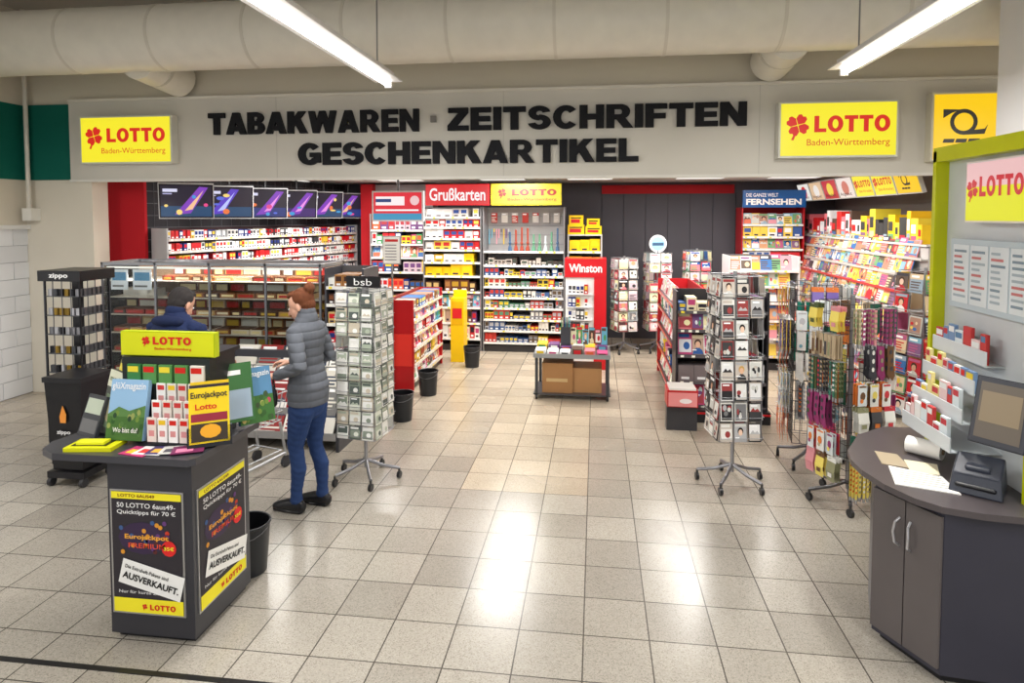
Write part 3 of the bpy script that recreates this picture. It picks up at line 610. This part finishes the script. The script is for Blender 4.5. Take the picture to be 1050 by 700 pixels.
for x in(-.17,.158):
    for y in(-.17,.158): mb.box(x,x+.012,y,y+.012,.1,1.6,(60,60,64),'metal')
for i in range(9): 
    z=.15+i*.165; mb.box(-.17,.17,-.17,.17,z-.006,z,(70,72,76))
    for j in range(6):
        mb.box(-.15+j*.052,-.115+j*.052,-.15,-.13,z,z+.06,rg.choice([(150,150,155),(90,92,96),(200,200,205),(50,50,54),(160,130,60)]),'metal')
        mb.box(.12,.14,-.14+j*.05,-.11+j*.05,z,z+.06,(130,130,136),'metal')
for x in(-.17,-.085,0,.085,.17): mb.cyl((x,-.17,.2),(x,-.17,1.6),.004,(110,110,115),'metal',5); mb.cyl((.17,x,.2),(.17,x,1.6),.004,(110,110,115),'metal',5)
mb.box(-.20,.20,-.20,.20,1.6,1.69,c); mb.text('zippo',-.09,1.62,.18,.05,-.204,(240,240,240),'paper',offset=.03); mb.build('lighter_display_stand')
mb=MB(T(-4.17,4.68)); 
a,b_=.13,.16
mb.add([(-a,-a,.13),(a,-a,.13),(a,a,.13),(-a,a,.13),(-b_,-b_,.85),(b_,-b_,.85),(b_,b_,.85),(-b_,b_,.85)],[(0,3,2,1),(4,5,6,7),(0,1,5,4),(1,2,6,5),(2,3,7,6),(3,0,4,7)],(24,24,28))
mb.box(-.17,.17,-.17,.17,.84,.88,(30,30,34)); mb.box(-.16,.16,-.16,.16,.07,.12,(60,60,64),'metal')
for x in(-.14,.14):
    for y in(-.14,.14): mb.cyl((x-.015,y,.035),(x+.015,y,.035),.035,(50,50,54),'gloss',14); mb.cyl((x,y,.03),(x,y,.08),.01,(150,150,150),'metal')
mb.text('zippo',-.06,.42,.12,.04,-.162,(235,235,235),'paper',offset=.03); mb.poly([(-.025,.52),(.025,.52),(.03,.59),(0,.66),(-.03,.57)],-.164,(235,150,60)); mb.build('wheeled_bin')
mb=MB(T(-2.86,4.93)@RZ(75)); m=(195,198,202)
def bk(z,s,l): return [(-l/2,-s/2,z),(l/2,-s/2,z),(l/2,s/2,z),(-l/2,s/2,z),(-l/2,-s/2,z)]
for z,s,l in((.42,.3,.46),(.5,.32,.49),(.58,.34,.52),(.66,.36,.56)): mb.tube(bk(z,s,l),.005,m)
for i in range(11):
    t=-.5+i/10; 
    for sg in(-1,1): mb.cyl((t*.46,sg*.15,.42),(t*.56,sg*.18,.66),.0035,m,'metal',4)
    mb.cyl((t*.46,-.15,.42),(t*.46,.15,.42),.003,m,'metal',4)
for i in range(8):
    t=-.5+i/7
    for sg in(-1,1): mb.cyl((sg*.23,t*.3,.42),(sg*.28,t*.36,.66),.0035,m,'metal',4)
for sg in(-1,1):
    mb.tube([(-.4,sg*.18,.86),(-.33,sg*.18,.82),(-.26,sg*.17,.6),(-.2,sg*.17,.4),(-.26,sg*.17,.12),(.28,sg*.15,.12),(.22,sg*.15,.4)],.012,m,'metal',8)
    for x in(-.25,.27): mb.cyl((x,sg*.16-.012,.05),(x,sg*.16+.012,.05),.05,(50,50,55),'gloss',16); mb.cyl((x,sg*.16,.05),(x,sg*.16,.12),.009,m,'metal')
mb.cyl((-.4,-.18,.86),(-.4,.18,.86),.015,(60,60,64),'gloss',10); mb.tube(bk(.16,.3,.46),.006,m); mb.build('shopping_trolley')
# ---------------------------------------------------------------- promotion counter (left)
CH=(52,52,58)
mb=MB()
mb.box(-2.44,-1.98,2.9,3.42,.03,.93,CH,'gloss'); mb.box(-2.42,-2.0,2.93,3.4,0,.03,(25,25,28))
mb.prism([(-2.84,3.0),(-2.80,2.9),(-2.7,2.85),(-1.97,2.85),(-1.94,2.88),(-1.93,3.46),(-2.6,3.46),(-2.8,3.25)],.93,.965,(66,66,72))
def poster(mb,w,h):
    mb.box(0,w,-.006,0,0,h,(190,190,190),'metal'); y=-.008
    mb.q(.01,w-.01,.01,h-.01,y,(48,44,50)); mb.q(.01,w-.01,h*.93,h-.01,y-.001,YEL); mb.q(.01,w-.01,.01,h*.13,y-.001,YEL)
    clover(mb,w*.45,h*.07,h*.022,y-.003,RED,'paper'); mb.block('LOTTO',w*.52,h*.045,w*.35,h*.045,y-.003,RED,'paper'); mb.text('LOTTO 6AUS49',w*.12,h*.945,w*.5,h*.025,y-.003,(120,20,20),'paper')
    mb.text('50 LOTTO 6aus49-',w*.1,h*.86,w*.8,h*.04,y-.002,(240,240,240),'paper'); mb.text('Quicktipps für 70 €',w*.1,h*.8,w*.8,h*.045,y-.002,(240,240,240),'paper')
    mb.disc(w*.45,h*.62,w*.34,h*.13,y-.0015,(56,40,70)); 
    rr=random.Random(3)
    for i in range(22): mb.disc(w*rr.uniform(.12,.85),h*rr.uniform(.5,.75),w*.03,w*.03,y-.002,rr.choice([(200,60,40),(100,60,120),(60,90,140),(220,150,50),(90,40,40)]))
    mb.text('Eurojackpot',w*.2,h*.6,w*.6,h*.05,y-.003,(240,170,60),'paper',offset=.03); mb.text('PREMIUM',w*.25,h*.54,w*.5,h*.04,y-.003,(230,80,50),'paper',offset=.01)
    mb.disc(w*.8,h*.55,w*.1,w*.1,y-.003,(225,40,40)); mb.text('35€',w*.73,h*.535,w*.14,h*.03,y-.004,(255,240,60),'paper',offset=.02)
    mb.text('Nur für kurze Zeit',w*.1,h*.17,w*.6,h*.025,y-.002,(220,220,220),'paper')
    old=mb.M; mb.M=old@T(w*.1,-.012,h*.26)@RY(14)
    mb.box(-.0,w*.86,-.001,0,0,h*.2,(245,245,242),'paper'); mb.text('AUSVERKAUFT.',w*.04,h*.05,w*.78,h*.055,-.004,(15,15,15),'paper',offset=.03); mb.text('Die Extraheft-Pakete sind',w*.05,h*.135,w*.6,h*.03,-.004,(25,25,25),'paper'); mb.M=old
mb.M=T(-2.425,2.9,.14); poster(mb,.4,.64)
mb.M=T(-1.98,2.93,.14)@RZ(90); poster(mb,.44,.64)
mb.M=Matrix()
mb.box(-2.5,-2.0,3.16,3.34,.965,1.42,(36,36,40)); mb.box(-2.52,-1.98,3.12,3.16,1.41,1.54,(190,205,20)); mb.box(-2.52,-1.98,3.16,3.36,1.41,1.43,(30,30,33))
mb.M=T(-2.52,3.118,1.41); mb.q(.004,.536,.004,.126,0-.001,(222,226,24)); 
clover(mb,.15,.082,.024,-.004,RED,'paper'); mb.block('LOTTO',.19,.062,.22,.042,-.004,RED,'paper'); mb.text('Baden-Württemberg',.2,.03,.21,.018,-.004,RED,'paper')
mb.M=Matrix(); rg=random.Random(100)
mb.box(-2.5,-2.0,3.1,3.16,1.16,1.405,(34,40,38)); 
for i in range(5): mb.box(-2.46+i*.09,-2.385+i*.09,3.085,3.1,1.27,1.37,rg.choice([(240,235,225),(60,130,70),(200,30,40),(90,150,80)]),'paper'); mb.q(-2.455+i*.09,-2.395+i*.09,1.33,1.36,3.083,rg.choice([RED,(240,220,60)]))
mb.M=T(-2.53,3.0,.99)@RX(-12); mb.box(0,.21,0,.03,0,.31,(150,190,225),'paper'); mb.q(0,.21,0,.13,-.002,(70,110,50)); mb.poly([(0,.13),(.06,.17),(.12,.15),(.21,.18),(.21,.12),(0,.12)],-.003,(90,130,70)); mb.text('glüXmagazin',.01,.25,.19,.045,-.004,(245,245,245),'paper',offset=.01)
for i in range(26): mb.disc(.012+rg.uniform(0,.186),rg.uniform(.015,.16),.011,.015,-.0032-.00003*i,rg.choice([(50,90,40),(110,140,60),(80,120,60),(60,80,50),(150,160,90),(40,70,45)]),n=8)
mb.text('Wo bist du?',.04,.04,.14,.025,-.006,(250,250,245),'paper')
mb.M=T(-2.29,2.97,.97); 
for r in range(4):
    y=.03+.04*r; z=.02+.08*r
    mb.box(-.005,.235,y+.012,y+.018,0,z+.07,(60,60,64))
    for c in range(4):
        x=c*.06; col=rg.choice([(240,236,230),(250,250,248),(235,225,215)]); mb.box(x,x+.05,y,y+.01,z,z+.125,col,'paper'); mb.q(x+.006,x+.044,z+.09,z+.115,y-.001,rg.choice([RED,(240,200,40),(210,60,60)])); mb.q(x+.01,x+.04,z+.03,z+.06,y-.001,(220,150,150))
mb.M=T(-2.03,2.96,.975)@RZ(32)@RX(-10); mb.box(-.01,.2,0,.08,0,.1,(30,30,34))
for i in range(3): mb.box(0.+.004*i,.19,.012*i,.012*i+.01,.02+.02*i,.3+.015*i,[(245,212,30),(40,34,50),(240,200,30)][i],'paper')
mb.q(.01,.18,.03,.12,-.002,(60,50,40)); mb.q(.01,.18,.13,.17,-.002,(150,40,60)); mb.disc(.1,.08,.05,.035,-.004,(240,170,40)); mb.text('Eurojackpot',.01,.24,.17,.04,-.004,(30,30,50),'paper',offset=.02); mb.text('Lotto',.03,.19,.1,.03,-.004,RED,'paper',offset=.02)
mb.M=T(-2.08,3.24,.985)@RZ(46)@RX(-12); cover(mb,T(0,-.1,.02),.2,.32,.03,rg,[(60,110,60),(160,180,200),(90,110,90)],4)
mb.M=T(-1.95,3.3,.985)@RZ(52)@RX(-14); mb.box(0,.2,0,.03,0,.31,(90,140,180),'paper'); mb.q(0,.2,0,.15,-.002,(60,110,50)); mb.text('glüXmagazin',.01,.25,.18,.04,-.004,(245,245,245),'paper',offset=.01)
for i in range(22): mb.disc(.015+rg.uniform(0,.17),rg.uniform(.02,.18),.012,.016,-.0032-.00003*i,rg.choice([(50,90,40),(110,140,60),(60,80,50),(180,60,90),(220,200,120)]),n=8)
mb.M=T(-2.70,3.16,.985)@RZ(-32)@RX(-14); mb.box(-.01,.22,.0,.05,-.01,.08,(34,34,38)); mb.box(0,.2,-.008,.02,0,.33,(70,74,66),'paper'); mb.q(.0,.2,.24,.33,-.0095,(222,224,200)); mb.q(.02,.18,.03,.2,-.0095,(120,140,110)); mb.disc(.1,.12,.05,.06,-.0105,(200,190,150)); mb.text('magazin',.02,.26,.15,.04,-.0105,(60,90,50),'paper')
mb.M=T(-2.76,3.3,1.02)@RZ(-40)@RX(-14); mb.box(0,.21,0,.02,.03,.38,(236,214,60),'paper'); mb.q(.01,.2,.05,.25,-.0015,(90,90,94)); mb.q(.01,.2,.3,.36,-.0015,(60,60,64))
mb.M=T(-2.80,3.12,.966)@RZ(-20)@RX(-20); mb.box(0,.16,0,.02,0,.22,(60,62,66),'paper'); mb.q(.01,.15,.12,.2,-.0015,(190,200,180)); mb.q(.01,.15,.02,.09,-.0015,(110,110,110))
mb.M=T(-2.56,2.92,.966)@RZ(8); mb.box(-.1,.14,-.04,.1,0,.02,(222,222,20),'paper'); mb.box(-.08,.1,-.01,.09,.02,.022,(60,60,20),'paper'); mb.box(-.06,.08,.0,.06,.022,.035,(236,236,40),'paper')
for i in range(5):
    mb.M=T(-2.36+i*.07,2.88,.966+.002*i)@RZ(-10+9*i); mb.box(0,.15,0,.11,0,.003,[(200,60,120),(240,240,240),(70,60,110),(210,210,205),(120,40,90)][i],'paper'); mb.box(.02,.1,.02,.07,.003,.0035,[(250,200,60),(220,60,60),(240,180,60),(80,80,90),(240,140,180)][i],'paper')
mb.build('promotion_counter')
# ---------------------------------------------------------------- service counter (right)
mb=MB()
A=(1.41,3.40);B=(1.575,3.08)
mb.prism([A,B,(2.65,2.96),(2.65,4.12),(1.80,4.12),(1.52,3.72)],.05,.82,(54,54,66))
mb.prism([(1.46,3.42),(1.6,3.12),(2.6,3.0),(2.6,4.05),(1.8,4.05),(1.55,3.7)],0,.05,(28,28,32))
mb.prism([(1.40,3.74),(1.365,3.6),(1.365,3.45),(1.4,3.28),(1.47,3.13),(1.55,3.05),(1.7,3.0),(2.7,2.9),(2.7,4.2),(1.78,4.2),(1.56,4.02)],.82,.85,(80,74,76))
an=math.degrees(math.atan2(B[1]-A[1],B[0]-A[0])); ln=math.hypot(B[0]-A[0],B[1]-A[1])
mb.M=T(A[0],A[1])@RZ(an)
for i in range(2):
    x=i*ln/2; mb.box(x+.003,x+ln/2-.003,-.015,0,.08,.79,(92,86,86))
for sg in(-1,1): 
    xc=ln/2+sg*.028; mb.tube([(xc,-.015,.56),(xc+sg*.006,-.04,.58),(xc+sg*.012,-.045,.63),(xc+sg*.006,-.04,.68),(xc,-.015,.70)],.006,(200,200,205),'metal',8)
mb.M=Matrix()
mb.prism([(1.45,3.28),(1.70,3.19),(1.72,3.4),(1.52,3.52)],.8505,.856,(238,236,230),'paper'); mb.prism([(1.6,3.46),(1.72,3.42),(1.78,3.57),(1.64,3.62)],.8505,.855,(225,215,185),'paper'); mb.prism([(1.5,3.55),(1.62,3.5),(1.64,3.7),(1.54,3.74)],.8505,.854,(170,155,130),'paper')
for i in range(6): mb.prism([(1.5+.005*i,3.31+.03*i),(1.68+.005*i,3.245+.03*i),(1.682+.005*i,3.25+.03*i),(1.502+.005*i,3.315+.03*i)],.856,.857,(140,140,140),'paper')
mb.build('service_counter')
mb=MB(); mb.cyl((1.72,3.76,.8965),(1.84,3.64,.8965),.045,(245,243,238),'paper',24); mb.cyl((1.715,3.765,.8965),(1.845,3.635,.8965),.014,(130,110,80),'paper',12); mb.build('receipt_paper_roll')
mb=MB(T(1.815,3.27,.8505)@RZ(-35)); mb.add([(-.105,-.11,0),(.105,-.11,0),(.105,.09,0),(-.105,.09,0),(-.095,-.08,.09),(.095,-.08,.09),(.095,.08,.15),(-.095,.08,.15)],[(0,3,2,1),(4,5,6,7),(0,1,5,4),(1,2,6,5),(2,3,7,6),(3,0,4,7)],(44,48,60)); mb.box(-.08,.08,-.108,-.09,.03,.05,(20,20,24)); mb.box(-.05,.05,-.05,.02,.1,.122,(60,64,76)); mb.build('ticket_printer',.008)
mb=MB(T(1.82,3.13,1.26)@RZ(-55)@RX(-14)); mb.box(-.115,.115,0,.035,-.155,.155,(44,46,54)); mb.box(-.11,.11,-.005,0,-.15,.15,(60,62,70)); mb.q(-.092,.092,-.125,.13,-.007,(96,84,70),'emit'); mb.q(-.08,.08,-.05,.09,-.009,(140,120,90),'emit')
mb.M=Matrix(); mb.tube([(1.84,3.14,1.24),(1.90,3.15,1.2),(1.985,3.15,1.2)],.018,(40,42,50),'gloss',10); mb.build('lottery_terminal_screen',.004)
KM=T(1.95,4.0)@RZ(-90); mb=MB(KM); YG=(206,212,10); rg=random.Random(110)
for x in(0,.87): mb.box(x,x+.035,-.03,.08,.852,2.52,YG)
mb.box(0,.905,-.03,.08,2.46,2.54,YG); mb.box(.035,.87,.04,.06,.852,2.46,(206,212,216),'gloss')
mb.box(.36,.86,-.04,.04,2.12,2.43,(235,228,225)); mb.q(.37,.85,2.27,2.42,-.043,(235,190,190),'emit'); mb.q(.37,.85,2.13,2.3,-.044,(225,225,20),'emit')
mb.M=KM@T(.37,0,2.14); clover(mb,.06,.15,.05,-.047,(200,30,50),'emit'); mb.block('LOTTO',.12,.11,.34,.1,-.047,(200,30,50),'emit'); mb.M=KM
mb.box(.16,.86,.0,.02,1.66,2.03,(190,205,214),'gloss')
for i in range(4):
    x=.19+i*.165; mb.box(x,x+.15,-.004,0,1.69,2.0,(225,232,236),'paper')
    for r in range(9): mb.q(x+.015,x+.135*rg.uniform(.6,1),1.72+r*.03,1.733+r*.03,-.006,rg.choice([(130,150,165),(170,185,195),(200,120,120)]))
for r in range(4):
    z=1.01+r*.145; y=-.2+r*.05
    mb.box(.1,.6,y,y+.006,z-.03,z+.04,(215,222,226),'gloss'); mb.box(.1,.6,y,.04,z-.036,z-.03,(205,212,216),'gloss')
    x=.11
    while x<.55:
        w=rg.uniform(.04,.08); hh=rg.uniform(.1,.18); c=rg.choice([(240,238,235),(235,205,205),(225,235,240),(240,225,150),(200,60,60),(245,245,245),(120,150,190)]); mb.box(x,x+w-.004,y+.012,y+.03,z-.03,z-.03+hh,c,'paper'); mb.q(x+.005,x+w-.01,z+hh-.07,z+hh-.04,y+.011,rg.choice([RED,(200,60,70),(240,210,60),(90,130,170),(240,240,240)])); x+=w
mb.build('lottery_kiosk_panel')
# ---------------------------------------------------------------- PEOPLE
def hand(P,wr,Dv,Nv,Sv,curl,skin):
    wr=Vector(wr);Dv=Vector(Dv).normalized();Nv=Vector(Nv);Nv=(Nv-Dv*Dv.dot(Nv)).normalized();S=Dv.cross(Nv).normalized()
    if S.dot(Vector(Sv))<0: S=-S
    P.loft([wr-Dv*.03,wr,wr+Dv*.03,wr+Dv*.085],[(.022,.018),(.024,.018),(.034,.016),(.038,.013)],S,skin,'skin',14)
    for off,L in((.031,.07),(.0105,.08),(-.0105,.074),(-.030,.058)):
        p=wr+Dv*.078+S*off; a=curl*.5; pts=[p]
        for k,f in enumerate((.45,.32,.25)):
            d=Dv*math.cos(R(a))+Nv*math.sin(R(a))+S*off*2; p=p+d*L*f; pts.append(p); a+=curl
        P.loft(pts,[.0088,.0084,.0078,.0068],S,skin,'skin',8)
    p=wr+Dv*.02+S*.026; pts=[p,p+Dv*.025+S*.022+Nv*.01,p+Dv*.05+S*.03+Nv*.025,p+Dv*.07+S*.026+Nv*.038]
    P.loft(pts,[.014,.012,.0105,.008],Nv,skin,'skin',8)
def person(name,M,c,arms,feet,tilt,woman,bulk=1.0,turn=0):
    P=MB(); J=c['jacket'];Jn=c['pants'];S=c['skin'];Hc=c['hair'];b=bulk
    if woman: tr=[(.156,.128),(.162,.134),(.164,.132),(.148,.113),(.134,.102),(.140,.110),(.156,.120),(.146,.108),(.098,.082),(.066,.066)]
    else: tr=[(.17,.14),(.176,.145),(.18,.148),(.176,.14),(.172,.135),(.178,.14),(.192,.146),(.178,.135),(.118,.1),(.075,.075)]
    P.loft([(0,.01,.80),(0,.012,.84),(0,.015,.92),(0,.01,1.0),(0,.005,1.08),(0,0,1.18),(0,0,1.28),(0,.005,1.34),(0,.008,1.39),(0,.005,1.43)],tr,(1,0,0),J,'cloth',28,False)
    P.loft([(0,.012,.77),(0,.012,.86)],[(.142,.112),(.142,.112)],(1,0,0),Jn,'cloth',24)
    for sg,(fx,fy) in zip((1,-1),feet):
        hx=sg*.08; kx=(hx+fx)/2; ky=fy*.45-.02
        P.loft([(hx*.9,.01,.83),(hx*.98,.01,.75),((hx+kx)/2,ky*.5+.005,.64),(kx,ky,.48),(kx,ky+.012,.42),((kx+fx)/2,(ky+fy)/2+.03,.32),(fx,fy+.012,.17),(fx,fy+.01,.085)],
               [(.07,.095),(.08,.1),(.071,.082),(.054,.058),(.05,.054),(.05,.058),(.039,.042),(.042,.046)],(1,0,0),Jn,'cloth',20)
        P.loft([(fx,fy+.055,.048),(fx,fy+.015,.056),(fx,fy-.06,.05),(fx+sg*.006,fy-.13,.038),(fx+sg*.006,fy-.165,.032)],[(.034,.042),(.04,.052),(.043,.044),(.043,.034),(.034,.026)],(1,0,0),c['shoe'],'gloss',18)
        P.loft([(fx,fy+.055,.012),(fx,fy-.06,.012),(fx+sg*.006,fy-.17,.012)],[(.036,.0115),(.046,.0115),(.036,.0115)],(1,0,0),c['sole'],'gloss',16)
    for sg,a in zip((1,-1),arms):
        sh=Vector((sg*(.138 if woman else .172),.005,1.325)); el=Vector(a['el']); wr=Vector(a['wr'])
        P.loft([sh+Vector((-sg*.06,0,.022)),sh,sh.lerp(el,.35),sh.lerp(el,.75),el,el.lerp(wr,.25),el.lerp(wr,.65),wr],[.046*b,.056*b,.053*b,.047*b,.045*b,.044*b,.038*b,.033*b],(0,1,.2),J,'cloth',18)
        hand(P,wr+(wr-el).normalized()*.03,a['d'],a['n'],a['s'],a['curl'],S)
    P.loft([(0,.012,1.36),(0,.004,1.42),(0,-.008,1.47)],[.05,.046,.046],(1,0,0),S,'skin',16)
    H=T(0,.0,1.42)@RX(tilt)@RZ(turn)@T(0,0,-1.42); P.M=H
    P.sphere((0,-.002,1.538),(.073,.09,.088),S,'skin',24,16); P.sphere((0,-.038,1.487),(.056,.062,.078),S,'skin',24,16)
    P.loft([(0,-.01,1.455),(0,-.05,1.432),(0,-.078,1.416)],[(.05,.034),(.042,.028),(.022,.017)],(1,0,0),S,'skin',16)
    P.loft([(0,-.096,1.518),(0,-.108,1.496),(0,-.117,1.477)],[.007,.009,.011],(1,0,0),S,'skin',10)
    P.sphere((0,-.094,1.453),(.02,.008,.0055),(190,100,95),'skin',12,8); P.sphere((0,-.093,1.444),(.017,.008,.0055),(185,95,90),'skin',12,8)
    for sg in(1,-1): P.sphere((sg*.073,.006,1.497),(.008,.018,.03),S,'skin',12,8)
    if woman:
        P.sphere((0,.022,1.553),(.079,.084,.083),Hc,'cloth',26,18); P.sphere((0,.045,1.505),(.066,.055,.06),Hc,'cloth',20,14)
        P.sphere((0,-.030,1.600),(.062,.056,.032),Hc,'cloth',18,12)
        P.sphere((0,.098,1.61),(.046,.038,.043),Hc,'cloth',16,12)
    else:
        P.sphere((0,.014,1.551),(.079,.086,.083),Hc,'cloth',26,18); P.sphere((0,.04,1.51),(.066,.056,.058),Hc,'cloth',20,14)
        P.sphere((0,-.035,1.598),(.06,.05,.03),Hc,'cloth',18,12)
    P.M=Matrix()
    P.loft([(0,.012,1.37),(0,.012,1.42),(0,.01,1.452)],[(.088,.085),(.072,.072),(.066,.068)],(1,0,0),J,'cloth',22)
    me=bpy.data.meshes.new('tmp'); me.from_pydata([tuple(v) for v in P.v],[],P.f); me.update()
    ob=bpy.data.objects.new('tmp',me); scene.collection.objects.link(ob)
    rm=ob.modifiers.new('r','REMESH'); rm.mode='VOXEL'; rm.voxel_size=.0048
    sm=ob.modifiers.new('s','SMOOTH'); sm.factor=.5; sm.iterations=3
    dg=bpy.context.evaluated_depsgraph_get(); dg.update(); m2=bpy.data.meshes.new_from_object(ob.evaluated_get(dg))
    bvh=BVHTree.FromPolygons([v for v in P.v],P.f)
    out=MB(M); vs=[]
    for v in m2.vertices:
        p=v.co.copy(); i=bvh.find_nearest(p)[2]
        if i is not None and P.c[i]==J:
            k=abs(math.sin(math.pi*(p.z-.03)/.062)); p+=v.normal*(.008*(k**.5)-.003)*c['quilt']
        elif i is not None and P.c[i]==Jn: p+=v.normal*.0022*math.sin(p.z*90+p.x*45)*math.sin(p.z*37+p.y*60)
        elif i is not None and P.c[i]==Hc: p+=v.normal*.0014*math.sin(p.x*300+p.z*60)
        vs.append(p)
    out.v=[M@v for v in vs]
    for f in m2.polygons:
        i=bvh.find_nearest(f.center)[2]; out.f.append(tuple(f.vertices)); out.c.append(P.c[i]); out.m.append(P.m[i]); out.s.append(True)
    bpy.data.objects.remove(ob)
    out.M=M@H
    for sg in(1,-1):
        out.sphere((sg*.028,-.089,1.512),(.013,.009,.007),(240,238,235),'gloss',12,8); out.sphere((sg*.028,-.0965,1.511),(.0055,.003,.0055),(50,35,25),'gloss',10,6)
        out.loft([(sg*.012,-.098,1.532),(sg*.03,-.096,1.536),(sg*.046,-.083,1.531)],[.0025,.003,.002],(0,0,1),Hc,'cloth',8)
        out.loft([(sg*.014,-.0955,1.518),(sg*.028,-.098,1.520),(sg*.042,-.09,1.516)],[.0022,.0026,.002],(0,0,1),(60,40,32),'cloth',8)
    out.M=M
    return out
W=person('woman',T(-2.09,4.42)@RZ(-102),dict(jacket=(100,104,112),pants=(44,66,112),skin=(222,170,145),hair=(104,60,38),shoe=(28,28,32),sole=(20,20,22),quilt=1),
   [dict(el=(.225,.12,1.11),wr=(.17,-.12,1.02),d=(-.35,-1,-.1),n=(-.3,0,-1),s=(-1,0,.3),curl=28),
    dict(el=(-.215,.06,1.09),wr=(-.10,-.17,1.06),d=(.4,-1,.1),n=(0,.2,-1),s=(1,0,0),curl=35)],
   [(.085,-.05),(-.085,.05)],20,True,turn=8)
W.loft([(.15,-.215,.80),(.15,-.215,.85),(.15,-.215,.90),(.15,-.215,.93)],[(.07,.028),(.075,.034),(.066,.028),(.05,.014)],(0,1,0),(22,22,26),'gloss',20)
W.tube([(.15,-.16,.92),(.13,-.19,.97),(.125,-.215,.99),(.13,-.24,.97),(.15,-.27,.92)],.006,(22,22,26),'gloss',8)
W.build('woman')
Mn=person('man',T(-2.95,4.2)@Matrix.Scale(1.015,4)@RZ(172),dict(jacket=(30,42,78),pants=(45,46,54),skin=(205,155,130),hair=(52,48,48),shoe=(40,34,30),sole=(20,20,22),quilt=1.3),
   [dict(el=(.28,-.02,1.1),wr=(.18,-.24,1.06),d=(-.3,-1,-.1),n=(0,0,-1),s=(-1,0,0),curl=30),
    dict(el=(-.28,-.02,1.1),wr=(-.18,-.24,1.06),d=(.3,-1,-.1),n=(0,0,-1),s=(1,0,0),curl=30)],
   [(.11,0),(-.11,.03)],26,False,bulk=1.16)
Mn.loft([(-.09,.08,1.40),(0,.11,1.405),(.09,.08,1.40)],[(.03,.04),(.04,.045),(.03,.04)],(0,0,1),(26,37,70),'cloth',16)
Mn.build('man')
# ---------------------------------------------------------------- world, camera
w=bpy.data.worlds.new('world'); scene.world=w; w.use_nodes=True; bg=w.node_tree.nodes['Background']; bg.inputs[0].default_value=(.93,.96,1,1); bg.inputs[1].default_value=.75
cam=bpy.data.cameras.new('camera'); co=bpy.data.objects.new('camera',cam); scene.collection.objects.link(co)
co.location=(0,0,2.15); co.rotation_euler=(R(90-2.86),0,R(7.42)); cam.sensor_width=36; cam.lens=36*660/1050; cam.shift_y=-95/1050
scene.camera=co
try:
    scene.view_settings.view_transform='Standard'; scene.view_settings.look='None'
except Exception as e: print(e)
